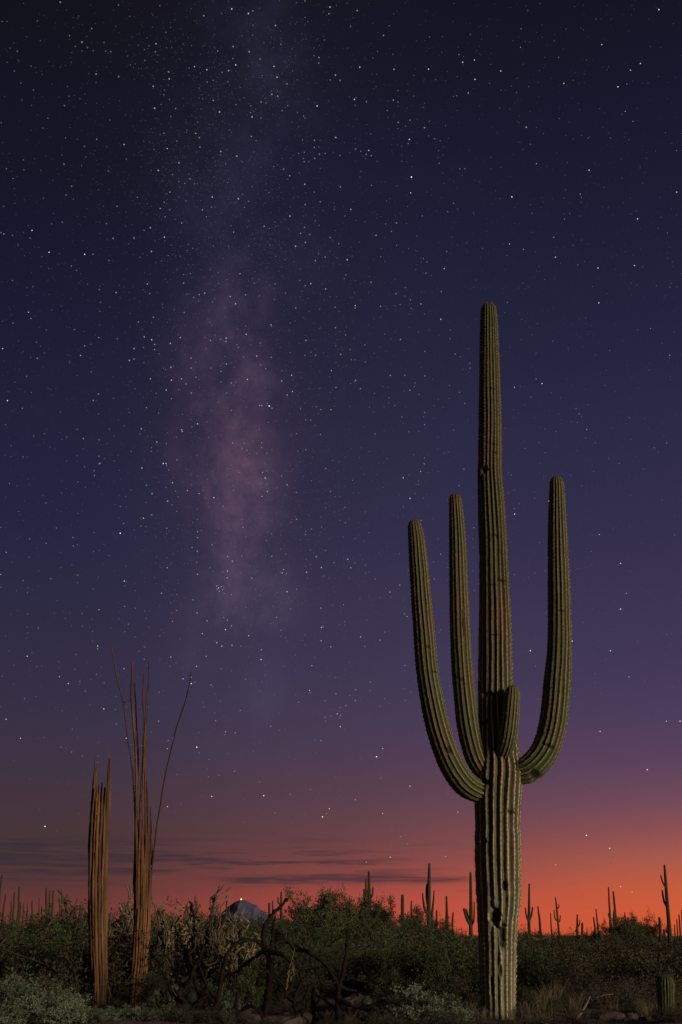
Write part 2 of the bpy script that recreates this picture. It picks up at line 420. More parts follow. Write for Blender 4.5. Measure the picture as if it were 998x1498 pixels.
# lit beacon on the summit
m, nt, b = mat('beacon glow'); b.inputs['Emission Color'].default_value = (1, .62, .12, 1); b.inputs['Emission Strength'].default_value = 2.6; b.inputs['Base Color'].default_value = (.8, .5, .1, 1); MAT['beacon'] = m
bp = at(353, 1316.5, 12000)
t = thing('summit_beacon', 'glowing yellow beacon on the summit of the blue mountain', 'beacon', (bp[0], bp[1], bp[2] - 12))
B = Build(); tube(B, [(0, 0, 0), (0, 0, 14)], [2.5, 2], 6); obj('mast', B.mesh('mast'), MAT['shaded rib wood'], t)
B = Build(); a_ = np.linspace(-1.5, 1.5, 9); tube(B, [(0, 0, 18 + 8 * math.sin(q)) for q in a_], [8 * math.cos(q) for q in a_], 12); obj('lamp', B.mesh('lamp'), MAT['beacon'], t)

# ------------------------------------------------------------------ saguaro
def ribbed(P, R, nrib, depth=.16, sub=6, ds=.045, seed=0, scars=(), ref=(0, -1, 0), wobble=1.0, tip=1.25, pw=1.35, base_flat=0.0):
    """ribbed cactus limb: rounded crests, V grooves, domed tip. returns mesh-build, spine points and normals"""
    P, R, s = resample(P, R, ds)
    L = s[-1]; rt = R[-1] * tip
    R = R.copy(); q = np.clip((s - (L - rt)) / rt, 0, 1); R *= np.sqrt(np.clip(1 - q ** 2.2, .0, 1)) * .97 + .03 * (q < .999)
    R *= 1 + .018 * wobble * wob(s, seed, 2.4)
    # growth constrictions
    r_ = np.random.default_rng(seed + 50)
    for k in range(int(L / .9)):
        R *= 1 - .03 * wobble * r_.random() * np.exp(-((s - r_.random() * L) / .05) ** 2)
    T, U, W = frames(P, ref)
    nc = nrib * sub; phi = np.arange(nc) / sub * 2 * math.pi       # phase in ribs
    c = np.abs(np.cos(phi / 2)); prof = c ** pw
    th0 = phi / nrib
    ribshift = np.stack([wob(s, seed * 31 + k, 1.6) for k in range(nrib)], 1) * .10 * wobble / nrib * 6.28
    wgt = np.repeat(ribshift, sub, 1); wgt = (wgt + np.roll(wgt, sub // 2, 1)) / 2
    TH = th0[None] + wgt + .05 * wob(s, seed + 9, .5)[:, None]
    ribh = 1 + .35 * np.stack([wob(s, seed * 17 + k + 400, 1.1) for k in range(nrib)], 1) * wobble
    ribh = np.repeat(ribh, sub, 1)
    dep = depth * ribh * np.clip(1 - base_flat * np.exp(-s / .8), .3, 1)[:, None]
    rr = R[:, None] * (1 - dep * (1 - prof[None]))
    rr *= 1 + .012 * np.random.default_rng(seed + 3).normal(size=rr.shape).clip(-2, 2)
    if ds < .03: rr += .006 * (prof[None] ** 6) * np.sin(s[:, None] * 2 * math.pi / .066 + np.repeat(np.arange(nrib), sub)[None] * 2.1)      # areole bumps along the crests
    scar = np.zeros_like(rr)
    for (ss, ta, hl, hw, dp) in scars:                                # along, angle, half length, half width(rad), depth(m)
        da = (TH - ta + math.pi) % (2 * math.pi) - math.pi
        g = ((s[:, None] - ss) / hl) ** 2 + (da / hw) ** 2
        g = g * (1 + .45 * np.sin(TH * 9 + ss * 7) * np.sin(s[:, None] * 31 + TH * 4) + .3 * np.sin(s[:, None] * 67 + TH * 13))
        e = np.exp(-g ** 2 * 1.2); rr = rr - dp * e; scar = np.maximum(scar, e)
        if dp > 0: rr = rr + .006 * np.exp(-((np.sqrt(np.abs(g)) - 1.25) / .3) ** 2)
    V = P[:, None] + rr[..., None] * (np.cos(TH)[..., None] * U[:, None] + np.sin(TH)[..., None] * W[:, None])
    B = Build(); n = len(P)
    Vv = np.concatenate([V.reshape(-1, 3), [P[0]], [P[-1] + T[-1] * .004]])
    j = np.arange(nc); k = (j + 1) % nc
    caps = np.concatenate([np.stack([k, j, np.full(nc, n * nc)], 1), np.stack([(n - 1) * nc + j, (n - 1) * nc + k, np.full(nc, n * nc + 1)], 1)])
    crest = np.broadcast_to(c[None], rr.shape)
    B.add(Vv, grid_faces(n, nc), caps, crest=np.append(crest.ravel(), [0, .5]), along=np.append(np.repeat(s, nc), [0, L]), scar=np.append(scar.ravel(), [0, 0]))
    ci = np.arange(nrib) * sub
    rows_ = np.arange(0, n, 3 if ds < .03 else 1)
    SPt = V[rows_][:, ci].reshape(-1, 3); SN = (V[rows_][:, ci] - P[rows_][:, None]).reshape(-1, 3); SN /= np.linalg.norm(SN, axis=1)[:, None] + 1e-9
    ok = scar[rows_][:, ci].ravel() < .3
    return B, SPt[ok], SN[ok]

YS = 15.9
mpx = YS / (F * 1.112)
def edge_pts(rows, Y):
    """rows of (y, left, right) silhouette -> centre points and radii, base to tip"""
    P, R = [], []
    for y, a, b_ in rows:
        pa, pb = at(a, y, Y), at(b_, y, Y); P.append((pa + pb) / 2); R.append(abs(pb[0] - pa[0]) / 2)
    return np.array(P), np.array(R)
trunk_rows = [(1500, 705, 756), (1470, 704, 754.5), (1430, 702.5, 754.5), (1390, 701, 755.5), (1355, 699, 757), (1320, 697.5, 761), (1290, 696, 762), (1250, 695, 762),
              (1200, 695, 761), (1165, 695, 762), (1130, 697, 763.5), (1105, 699, 760), (1070, 699, 756), (1040, 699.5, 752), (1000, 700, 750), (950, 700.5, 749), (900, 701, 747.5), (850, 701.5, 744.5),
              (800, 701, 742), (750, 700, 739), (720, 699.5, 736.5), (690, 699, 734.5), (650, 700, 734), (600, 701, 733), (550, 701.5, 731.5), (510, 702, 730), (480, 702.5, 728.5), (462, 703.5, 727), (443, 704.5, 724.5)]
tp, tr = edge_pts(trunk_rows, YS)
base = np.array([tp[0][0], YS, float(gh(tp[0][0], YS)) - .05])
tp = np.concatenate([[base], tp[1:]])
def along_of(y):     # arc length at photo row y
    _, _, s = resample(tp, tr, .045); Pp, _, s = resample(tp, tr, .045)
    return float(np.interp(at(710, y, YS)[2], Pp[:, 2], s))
root = base.copy()
sag = thing('saguaro', 'tall ribbed saguaro with four upturned arms in the foreground scrub', 'cactus', tuple(root))
FR = 0.0      # angle 0 faces the camera (ref -Y); positive turns to photo left or right, checked below
def ang_of(y, x):
    row = min(trunk_rows, key=lambda r: abs(r[0] - y)); c_ = (row[1] + row[2]) / 2; hw = (row[2] - row[1]) / 2
    return math.asin(max(-.97, min(.97, (x - c_) / hw)))
TS = [(693, 708, .07, .22, .05), (706, 703, .06, .22, .03), (655, 716, .02, .5, .012), (668, 722, .02, .35, .012), (855, 733, .025, .45, .02), (862, 716, .02, .4, .01),
      (1342, 720, .14, .26, .08), (1368, 731, .19, .15, .045), (1296, 735, .07, .16, .04), (1316, 738, .05, .08, .03), (1388, 740, .03, .08, .02), (1020, 712, .05, .35, .02), (1098, 727, .10, .28, .03),
      (935, 720, .02, .4, .012), (1120, 756, .10, .25, .02), (1060, 706, .06, .25, .025), (1150, 704, .07, .25, .02), (1232, 704, .05, .2, .015), (790, 722, .02, .4, .01), (575, 716, .02, .5, .008), (1440, 716, .12, .10, .03), (1420, 729, .12, .08, .02), (1190, 745, .03, .3, .012)]
sg = 1.0
scars = [(along_of(y), sg * ang_of(y, x), hl, hw, dp) for (y, x, hl, hw, dp) in TS]
def add_limb(name, P, R, nrib, seed, parent, depth=.17, scars=(), spn=4, ds=.022, base_flat=0, **kw):
    B, sp_, sn_ = ribbed(np.asarray(P) - root, R, nrib, depth, 8, ds, seed, scars, base_flat=base_flat, **kw)
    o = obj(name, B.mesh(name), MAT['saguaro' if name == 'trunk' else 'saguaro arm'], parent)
    S = Build(); needles(S, sp_, sn_, (.036 if name == 'trunk' else .022), .0015, spn if name == 'trunk' else 2, .45, np.random.default_rng(seed))
    obj('spines', S.mesh('spines', False), MAT['spine'], o, kind='stuff')
    return o
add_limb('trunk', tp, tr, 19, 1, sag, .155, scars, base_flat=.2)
def arm(pts, seed, nrib, scars=()):
    """pts (x, y, half width px, Y) from trunk outward"""
    P = [at(x, y, Y) for x, y, h, Y in pts]; R = [h * mpx * (Y / YS) * (1.112 / (1 + .3 * 0) / 1.0) * 1.0 for x, y, h, Y in pts]
    R = [h * (direction(x, y).y and Y / (F * (direction(x, y).y / math.sqrt(1) ) * math.hypot(1, math.hypot((x - 499) / F, (y - 749) / F)))) for x, y, h, Y in pts]
    return add_limb('arm', P, R, nrib, seed, sag, .14, scars)
y0 = YS
arm([(716, 1156, 15, y0 - .02), (700, 1157, 17, y0 - .1), (680, 1146, 18.5, y0 - .22), (662, 1121, 18.5, y0 - .3), (649, 1090, 18, y0 - .33), (639, 1056, 17.5, y0 - .34), (630.5, 1015, 17, y0 - .34), (624.5, 975, 16.3, y0 - .33), (620, 918, 15.5, y0 - .32), (616, 870, 14.6, y0 - .31), (612.5, 825, 13.6, y0 - .3), (609.5, 790, 12.2, y0 - .3), (607.2, 772, 10.5, y0 - .3), (606, 760, 9.5, y0 - .3)], 21, 15, [(1.0, -.4, .06, .3, .02), (2.2, .2, .02, .4, .01), (2.6, -.3, .025, .2, .012)])
arm([(722, 1140, 12, y0 - .03), (708, 1128, 14, y0 - .06), (697, 1110, 15.5, y0 - .09), (689.5, 1085, 16, y0 - .10), (684, 1055, 16.3, y0 - .11), (679.5, 1015, 16, y0 - .11), (676, 975, 15.4, y0 - .11), (673, 918, 14.3, y0 - .11), (671.2, 860, 13.6, y0 - .10), (670, 810, 12.8, y0 - .10), (668.4, 770, 11.2, y0 - .10), (667, 742, 9.8, y0 - .10), (665.5, 722, 8.8, y0 - .10)], 22, 14, [(2.5, .1, .25, .1, .025), (1.6, -.4, .02, .3, .01)])
arm([(744, 1124, 15, y0), (762, 1129, 18.5, y0 - .03), (780, 1120, 20, y0 - .08), (796, 1100, 20.5, y0 - .1), (806, 1072, 20, y0 - .11), (811.5, 1040, 19.8, y0 - .12), (815, 1000, 19.6, y0 - .12), (818.5, 950, 18, y0 - .12), (818.5, 900, 16.6, y0 - .11), (817.5, 850, 15.6, y0 - .1), (816.2, 800, 14.6, y0 - .1), (815.4, 760, 13.2, y0 - .1), (815, 722, 11.2, y0 - .1), (814, 697, 9.6, y0 - .1)], 23, 16, [(.35, .9, .05, .6, .025), (.75, .2, .025, .7, .015), (2.9, .2, .02, .5, .01)])
arm([(731, 1112, 10, y0 - .14), (738, 1097, 12, y0 - .27), (743, 1079, 12.8, y0 - .36), (746.5, 1055, 12.8, y0 - .39), (748.7, 1030, 12, y0 - .40), (749.8, 1014, 10.8, y0 - .40), (750, 1002, 9.5, y0 - .40)], 24, 14)

# ------------------------------------------------------------------ dead saguaros: bundles of woody ribs
def rib_obj(parent, P, R, seed, mt='dead rib wood', sides=6, ds=.07):
    B = Build(); P = np.asarray(P, float); P, R, s = resample(P, R, ds)
    P[:, 0] += .006 * wob(s, seed, 5); P[:, 1] += .006 * wob(s, seed + 1, 4)
    tube(B, P, R, sides, None, .10, seed)
    return obj('rib', B.mesh('rib'), MAT[mt], parent)
# broken stump
YA = 18.8
def dead_base(x, y, Y):
    p = at(x, y, Y); p[2] = float(gh(p[0], Y)) - .06; return p
bA = dead_base(146, 1466, YA)
dA = thing('dead_saguaro', 'short dead saguaro stump of brown woody ribs with two splintered horns', 'dead cactus', tuple(bA))
rows = [(1466, 137, 156.5), (1430, 134, 156.5), (1390, 131, 156.5), (1344, 129.5, 156.5), (1290, 129.5, 157), (1240, 130.5, 158.5), (1190, 133, 160.5), (1150, 135.5, 162), (1095, 138, 164)]
cA, rA = edge_pts(rows, YA); cA[0][2] = bA[2]; rA = rA * .86
zA = cA[:, 2]
nA = 17
rs = np.random.default_rng(4)
for k in range(nA):
    a = k / nA * 2 * math.pi + rs.normal() * .05
    xs = math.sin(a)
    ytop = 1147 + rs.normal() * 4 + (6 if math.cos(a) > 0 else 0)
    if xs < -.72: ytop = 1100 + rs.random() * 30
    if xs > .78: ytop = 1107 + rs.random() * 8
    ztop = at(146, ytop, YA)[2]
    zs = np.append(zA[zA < ztop - .08], ztop)
    cx = np.interp(zs, zA, cA[:, 0]); rr = np.interp(zs, zA, rA)
    jit = 1 + .05 * rs.normal(size=len(zs))
    P = np.stack([cx + rr * jit * math.sin(a), YA - rr * jit * math.cos(a), zs], 1) - bA
    lo = .35 if (k % 3 == 1) else .0
    if lo: P[0] = P[0] + (P[1] - P[0]) * lo
    R = np.interp(zs, [zs[0], zs[-1] - .35, zs[-1]], [.029, .027, .010]) * rs.uniform(.75, 1.1)
    rib_obj(dA, P, R, 60 + k, 'shaded rib wood' if xs < -.35 or rs.random() < .15 else 'dead rib wood')  # shade put into the colour of the left ribs, a few more at random
rib_obj(dA, np.array([at(159.5, 1115, YA), at(159, 1102, YA), at(158, 1092, YA)]) - bA, [.008, .006, .003], 5)
rib_obj(dA, np.array([at(157, 1440, YA - .2), at(161, 1452, YA - .28), at(159.5, 1466, YA - .3)]) - bA, [.012, .010, .008], 6)
# tall splayed skeleton
YB = 19.9
bB = dead_base(199, 1469, YB)
dB = thing('dead_saguaro', 'tall dead saguaro skeleton with long thin ribs splaying up from its top', 'dead cactus', tuple(bB))
rowsB = [(1469, 188, 210), (1430, 190.5, 214), (1390, 193.5, 217), (1344, 195.5, 220), (1290, 195.5, 222), (1240, 196, 223), (1200, 197, 221)]
cB, rB = edge_pts(rowsB, YB); cB[0][2] = bB[2]; rB = rB * .86; zB = cB[:, 2]
tops = [1200, 1235, 1190, 1228, 1205, 1180, 1225, 1215, 1208, 1230, 1195, 1240, 1220, 1232, 1250, 1212]
for k, ytop in enumerate(tops):
    a = k / len(tops) * 2 * math.pi + rs.normal() * .05
    ztop = at(205, ytop, YB)[2]
    zs = np.append(zB[zB < ztop - .06], ztop)
    cx = np.interp(zs, zB, cB[:, 0]); rr = np.interp(zs, zB, rB)
    jit = 1 + .06 * rs.normal(size=len(zs))
    P = np.stack([cx + rr * jit * math.sin(a), YB - rr * jit * math.cos(a), zs], 1) - bB
    R = np.interp(zs, [zs[0], zs[-1] - .5, zs[-1]], [.026, .026, .007]) * rs.uniform(.75, 1.1)
    rib_obj(dB, P, R, 160 + k, 'shaded rib wood' if math.sin(a) < -.6 else 'dead rib wood')  # left ribs of the skeleton coloured as if in shade
long_ribs = [  # photo x, y from top down, and thickness px at top / bottom, depth offset
    ([(163, 944), (170, 985), (180, 1027), (187, 1079), (194, 1129), (197, 1178), (198, 1240), (198, 1320)], .5, 1.8, -.1),
    ([(194, 968), (192.5, 1013), (195, 1054), (199.5, 1116), (199.5, 1178), (200, 1240), (201, 1330)], .9, 3.2, -.13),
    ([(197, 1000), (199.5, 1050), (202, 1100), (200.5, 1178), (200.5, 1240), (200, 1330)], .6, 2.2, .05),
    ([(211, 985), (209, 1023), (210.5, 1062), (208, 1116), (205, 1180), (204, 1240), (204, 1330)], .5, 1.7, -.14),
    ([(218, 968), (215.5, 1044), (212.5, 1079), (213, 1130), (215.5, 1170), (216.5, 1240), (216, 1330)], .5, 2.0, -.08),
    ([(215, 1010), (213, 1060), (210, 1116), (209, 1180), (209.5, 1240), (209, 1330)], .6, 2.3, -.15),
    ([(213.5, 1090), (212, 1130), (213, 1190), (213.5, 1240), (212, 1330)], .8, 2.2, -.12),
    ([(280, 984), (272, 1023), (258, 1066), (245, 1120), (234.5, 1176), (226, 1238), (220.5, 1290), (218, 1340)], .45, 1.7, -.03)]
for k, (pp, r0, r1, dy) in enumerate(long_ribs):
    pp = pp[::-1]; n = len(pp)
    P = np.array([at(x, y, YB + dy) for x, y in pp]) - bB
    R = np.linspace(r1 * .72, r0 * 1.9, n) * pxm(YB)
    rib_obj(dB, P, R, 260 + k, 'dead rib wood' if k in (1, 5, 6) else 'shaded rib wood', 6, .08)  # most splayed ribs coloured dark, like unlit silhouettes
rib_obj(dB, np.array([at(180.5, 1028, YB - .1), at(186, 1026, YB - .11), at(192, 1024, YB - .13)]) - bB, [.008, .007, .009], 31)
rib_obj(dB, np.array([at(193, 985, YB - .13), at(189, 988, YB - .16), at(185, 990.5, YB - .17)]) - bB, [.012, .010, .004], 32)

# ------------------------------------------------------------------ far saguaros
def far_saguaro(limbs, D, label, group=None):
    """limbs: first is the trunk; each a list of (x, y, width px) from base to tip"""
    x0, yb, _ = limbs[0][0]
    p = at(x0, yb, D); base = np.array([p[0], D, float(gh(p[0], D)) - .05])
    t = thing('saguaro', label, 'cactus', tuple(base), group=group)
    for i, lb in enumerate(limbs):
        P = np.array([at(x, y, D) for x, y, _ in lb]); R = np.array([w_ / 2 * pxm(D) for _, _, w_ in lb])
        if i == 0 and P[0][2] > base[2] + .02:
            P = np.concatenate([[[P[0][0], D, base[2]]], P]); R = np.concatenate([[R[0]], R])
        if i > 0: P[1:, 1] -= .15 * ((i % 2) * 2 - 1)
        L = np.linalg.norm(np.diff(P, axis=0), axis=1).sum()
        B, _, _ = ribbed(P - base, R, 11, .20, 4, max(.07, L / 70), 900 + i + int(x0), wobble=.8)
        obj('trunk' if i == 0 else 'arm', B.mesh('saguaro_limb'), MAT['far saguaro'], t)
    return t
fs = far_saguaro
fs([[(627.5, 1345, 6.6), (627.5, 1310, 6.2), (628, 1280, 4.6), (628.3, 1262, 3.2)], [(627, 1338, 4), (622, 1332, 4.2), (619.5, 1320, 3.2), (618, 1306, 2)], [(625.5, 1322, 3.6), (624.6, 1308, 3.8), (625, 1292, 2.6)]], 78, 'very tall thin far saguaro with two arms hugging its left side')
fs([[(632, 1352, 4.6), (632.5, 1335, 3.8), (634.5, 1315, 2.6), (635.2, 1302, 1.8)]], 84, 'leaning slim far saguaro close behind the very tall two armed one')
fs([[(654, 1350, 5.2), (653.8, 1335, 4), (653.2, 1310, 2.6)]], 90, 'medium straight armless saguaro on the slope between taller ones')
fs([[(662, 1352, 3), (663.2, 1334, 2.4)]], 95, 'short tilted saguaro spike beside the medium armless saguaro')
fs([[(639, 1350, 3), (639, 1331, 2.6)]], 95, 'stubby saguaro post beneath the leaning slim saguaro')
fs([[(689, 1360, 6), (689, 1320, 5), (688.7, 1290, 4.2), (688.5, 1275, 3.2)], [(688, 1353, 4), (683.5, 1346, 4.4), (680.5, 1337, 4), (678, 1328, 3.6)], [(687, 1352, 3.5), (684.5, 1340, 3.6), (682, 1329, 3.2)], [(690, 1354, 3), (693, 1345, 2.8), (693.6, 1318, 1.8)]], 74, 'tall far saguaro with a stubby forked arm next to the big foreground saguaro')
fs([[(589, 1335, 5), (589, 1318, 5), (589, 1308, 4)]], 100, 'thick blunt armless saguaro post on the bushy ridge')
fs([[(602, 1335, 3), (602, 1317, 1.8)]], 105, 'thin pointed saguaro on the bushy ridge next to a thick post')
fs([[(540, 1335, 7), (540, 1310, 5.6), (540, 1290, 4.2), (539.8, 1274, 3.2)], [(538, 1318, 3.6), (535.8, 1308, 3.4), (535.4, 1285, 2.2)], [(537, 1324, 3.4), (533.4, 1316, 3.2), (532.6, 1299, 2.2)], [(542, 1314, 3), (545, 1308, 3), (545.6, 1297, 2.2)]], 70, 'candelabra far saguaro with three raised arms among leafy treetops')
fs([[(411.5, 1336, 4), (411.5, 1318, 3.4), (411.6, 1304, 2.6)], [(410, 1324, 2.4), (407.5, 1320, 2.6), (407, 1312, 2)]], 80, 'far saguaro with one short arm above the dark branching cholla')
fs([[(399, 1338, 2.6), (399, 1317, 2)]], 84, 'thin saguaro post between the blue mountain and the one armed saguaro')
fs([[(394, 1338, 3.8), (394, 1320, 3.2)]], 84, 'stout short saguaro post at the foot of the blue mountain')
fs([[(331.5, 1334, 2.6), (331.5, 1310, 2.2)]], 90, 'small straight saguaro post at the left shoulder of the blue mountain')
fs([[(-3, 1345, 4.6), (-.5, 1312, 3.6), (1.6, 1293, 3), (3.2, 1279, 2.2)]], 60, 'tall leaning saguaro rising over the scrub far beyond the splintered stump')
SM = 'small armless saguaro spike on the skyline beyond the splintered dead stump'
G = 'far saguaro spikes behind the dead stump'
for x0, yb, x1, yt, wd in [(5.4, 1330, 8.6, 1307, 2.4), (20, 1332, 21.6, 1304, 2.4), (27, 1335, 28.2, 1297, 2.8), (16.6, 1332, 16.6, 1317, 1.8), (30, 1334, 30.4, 1319, 1.8), (34.5, 1335, 34.5, 1321, 1.8), (40, 1335, 40, 1321, 1.6), (47, 1338, 47.2, 1317, 2.2),
                           (67.8, 1338, 68, 1298, 3.2), (72.2, 1336, 73, 1301.5, 2.6), (76.5, 1336, 78.2, 1301.5, 2.6), (57, 1336, 57.4, 1313, 1.5), (87.5, 1336, 87.5, 1313, 1.8), (90.4, 1334, 90.6, 1306, 1.7)]:
    fs([[(x0, yb, wd * 1.25), ((x0 + x1) / 2, (yb + yt) / 2, wd * 1.1), (x1, yt, wd * .85)]], 70 + (x0 * 7) % 35, SM, G)
fs([[(774, 1352, 4.8), (774.2, 1330, 4), (774.3, 1292, 2.6)], [(773.5, 1348, 2.6), (770.6, 1343, 2.8), (769, 1335, 2.4), (768, 1327, 2)], [(775, 1346, 3), (778, 1339, 3), (780, 1326, 2.2)]], 85, 'trident saguaro with two matching side arms on the orange skyline')
fs([[(790.5, 1360, 4), (789.5, 1345, 3.4), (788, 1334, 2.6), (786.9, 1325, 1.8)]], 90, 'bent armless saguaro leaning beside the trident saguaro')
fs([[(806.5, 1356, 2.2), (805.6, 1335, 1.4)]], 100, 'needle thin saguaro just beside a many armed crooked one')
fs([[(818, 1368, 3.2), (816.5, 1350, 3), (814.6, 1330, 2.6), (812.8, 1312, 1.8)], [(816.5, 1348, 2), (813, 1345.5, 2.2), (811, 1341, 2), (810, 1330, 1.5)], [(817, 1349, 2), (819.6, 1347, 2), (820.6, 1338, 1.5)], [(814.6, 1330, 1.6), (817, 1327, 1.6), (817.4, 1322, 1.2)]], 84, 'crooked slender saguaro with three thin raised arms')
fs([[(845, 1366, 4), (844.6, 1350, 3), (844.8, 1337, 2)], [(845.5, 1356, 2), (847.4, 1352, 1.8), (847.6, 1345, 1.3)]], 90, 'small shaggy saguaro with one tight stub arm on the orange skyline')
fs([[(852, 1368, 3.8), (852, 1349, 3.2)]], 88, 'short stout saguaro post next to the small shaggy one')
fs([[(859, 1368, 1.8), (859, 1356, 1.2)]], 100, 'tiny saguaro spike right of the short stout post')
fs([[(871.5, 1368, 3), (869.8, 1352, 2.6), (868.4, 1341, 2)]], 84, 'lower of two parallel leaning saguaro poles')
fs([[(875.6, 1366, 2.8), (873.6, 1345, 2.3), (871.8, 1328.6, 1.6)]], 84, 'taller of two parallel leaning saguaro poles')
fs([[(880, 1385, 6.8), (879, 1371, 7), (878, 1361, 6.4)]], 48, 'squat dark saguaro stump in front of two parallel leaning poles')
fs([[(893.5, 1368, 4), (892.6, 1340, 3.2), (891.4, 1320, 2.6), (890.2, 1297, 1.9)], [(892.5, 1344, 2.2), (890, 1340, 2.2), (889.6, 1335, 1.8)]], 78, 'thin tall saguaro pole with one stub, paired with a bulkier one')
fs([[(900.5, 1368, 7), (900, 1345, 5), (899.6, 1331, 3.6), (898.4, 1316, 3), (897, 1302.6, 2)], [(898.5, 1352, 3), (897.4, 1340, 3), (897.6, 1332, 2.4)], [(902, 1352, 3), (901.8, 1340, 2.8), (901.6, 1332, 2)]], 76, 'bulky saguaro with arms pressed to its sides, paired with a thin pole')
fs([[(915.5, 1362, 2.8), (915, 1348, 2.4), (914.2, 1334, 1.6)]], 86, 'small saguaro post among leafy trees on the orange skyline')
fs([[(981.5, 1387, 7.6), (979.5, 1360, 6.2), (976.5, 1325, 5.4), (974, 1290, 4.4), (972, 1264, 3)], [(974.6, 1298, 2.4), (970.6, 1295.6, 2.4), (967.4, 1288, 2.4), (965, 1279, 2)], [(976.6, 1328, 2.6), (973.4, 1320, 3), (971.2, 1309, 2.8), (970, 1300.5, 2)]], 52, 'tall leaning far saguaro with two short arms on one side')
fs([[(966.8, 1381, 5), (966, 1360, 4.6), (964.6, 1340.6, 3.4)]], 56, 'low thick armless saguaro beside the tall leaning two armed one')
SR = 'slim armless saguaro spike in the cluster behind the tall leaning saguaro'
for x0, yb, x1, yt, wd in [(970.8, 1373, 970.6, 1358, 1.8), (973.2, 1373, 972.6, 1360, 1.6), (988, 1376, 987, 1352, 1.8), (992, 1375, 990.2, 1344, 1.9), (996, 1375, 993.4, 1337, 2.3), (999.5, 1375, 997.6, 1330, 2.4)]:
    fs([[(x0, yb, wd * 1.2), ((x0 + x1) / 2, (yb + yt) / 2, wd * 1.1), (x1, yt, wd * .85)]], 70 + (x0 * 5) % 25, SR, 'far saguaro spikes behind the leaning saguaro')
# young saguaro near the edge
YY = 15.6
p = at(974, 1498, YY); by = np.array([p[0], YY, float(gh(p[0], YY)) - .05])
yg = thing('young_saguaro', 'stubby round topped young saguaro standing on bare soil', 'cactus', tuple(by))
P = np.array([by, at(974.5, 1480, YY), at(974, 1455, YY), at(973.5, 1440, YY), at(973, 1425, YY)]) - by
B, s1, s2 = ribbed(P, np.array([.085, .105, .118, .125, .115]), 17, .15, 8, .03, 77, tip=1.1)
o = obj('trunk', B.mesh('trunk'), MAT['young'], yg)
S = Build(); needles(S, s1, s2, .03, .0014, 4, .7, np.random.default_rng(3)); obj('spines', S.mesh('spines', False), MAT['spine'], o, kind='stuff')

# ------------------------------------------------------------------ dark foreground chollas, limb by limb
def cholla(label, base_px, Y, limbs, seed):
    p = at(*base_px, Y); base = np.array([p[0], Y, float(gh(p[0], Y)) - .04])
    t = thing('staghorn_cholla', label, 'cholla', tuple(base))
    r_ = np.random.default_rng(seed)
    for i, (pts, w0, w1) in enumerate(limbs):
        P = np.array([at(q[0], q[1], Y + (q[2] if len(q) > 2 else 0)) for q in pts])
        if i == 0: P[0][2] = min(P[0][2], base[2])
        R = np.linspace(w0, w1, len(P)) * pxm(Y) / 2 * 1.2
        P2, R2, s = resample(P - base, R, .028)
        R2 = R2 * (1 + .13 * np.sin(s * 75 + i)) * (1 - .30 * np.abs(np.sin(s * 9 + i)) ** 8)
        P2[:, 0] += .008 * wob(s, seed + i, 9); P2[:, 1] += .012 * wob(s, seed + i + 7, 8); P2[:, 2] += .008 * wob(s, seed + i + 3, 9)
        B = Build(); tube(B, P2, R2, 8, None, .20, seed + i)
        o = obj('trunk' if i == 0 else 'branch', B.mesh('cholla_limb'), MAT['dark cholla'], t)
        T, U, W = frames(P2); n = len(P2); k = 7
        a = r_.random((n, k)) * 6.28
        nn = np.cos(a)[..., None] * U[:, None] + np.sin(a)[..., None] * W[:, None]
        S = Build(); needles(S, (P2[:, None] + nn * R2[:, None, None] * .95).reshape(-1, 3), nn.reshape(-1, 3), .022, .0011, 2, .5, r_)
        obj('spines', S.mesh('spines', False), MAT['dark cholla'], o, kind='stuff')
    return t
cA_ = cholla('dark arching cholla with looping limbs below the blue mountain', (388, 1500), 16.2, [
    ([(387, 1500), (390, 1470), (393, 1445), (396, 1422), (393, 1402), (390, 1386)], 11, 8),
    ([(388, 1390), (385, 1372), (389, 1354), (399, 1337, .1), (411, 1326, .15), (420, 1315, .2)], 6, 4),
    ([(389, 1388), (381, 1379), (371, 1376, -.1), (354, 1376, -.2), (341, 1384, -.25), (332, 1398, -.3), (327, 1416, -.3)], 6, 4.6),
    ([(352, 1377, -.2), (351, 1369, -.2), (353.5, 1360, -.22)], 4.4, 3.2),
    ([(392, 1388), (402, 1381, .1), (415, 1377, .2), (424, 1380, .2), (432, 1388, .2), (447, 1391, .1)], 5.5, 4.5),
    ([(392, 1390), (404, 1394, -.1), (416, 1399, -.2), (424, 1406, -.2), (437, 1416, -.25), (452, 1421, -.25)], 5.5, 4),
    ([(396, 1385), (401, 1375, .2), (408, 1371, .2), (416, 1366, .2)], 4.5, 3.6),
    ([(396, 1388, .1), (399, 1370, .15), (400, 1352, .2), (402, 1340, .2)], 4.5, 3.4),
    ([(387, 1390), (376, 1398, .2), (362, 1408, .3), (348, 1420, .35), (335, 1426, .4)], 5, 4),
    ([(394, 1424), (388, 1421, -.2), (380, 1428, -.3), (377, 1442, -.35)], 5, 4)], 300)
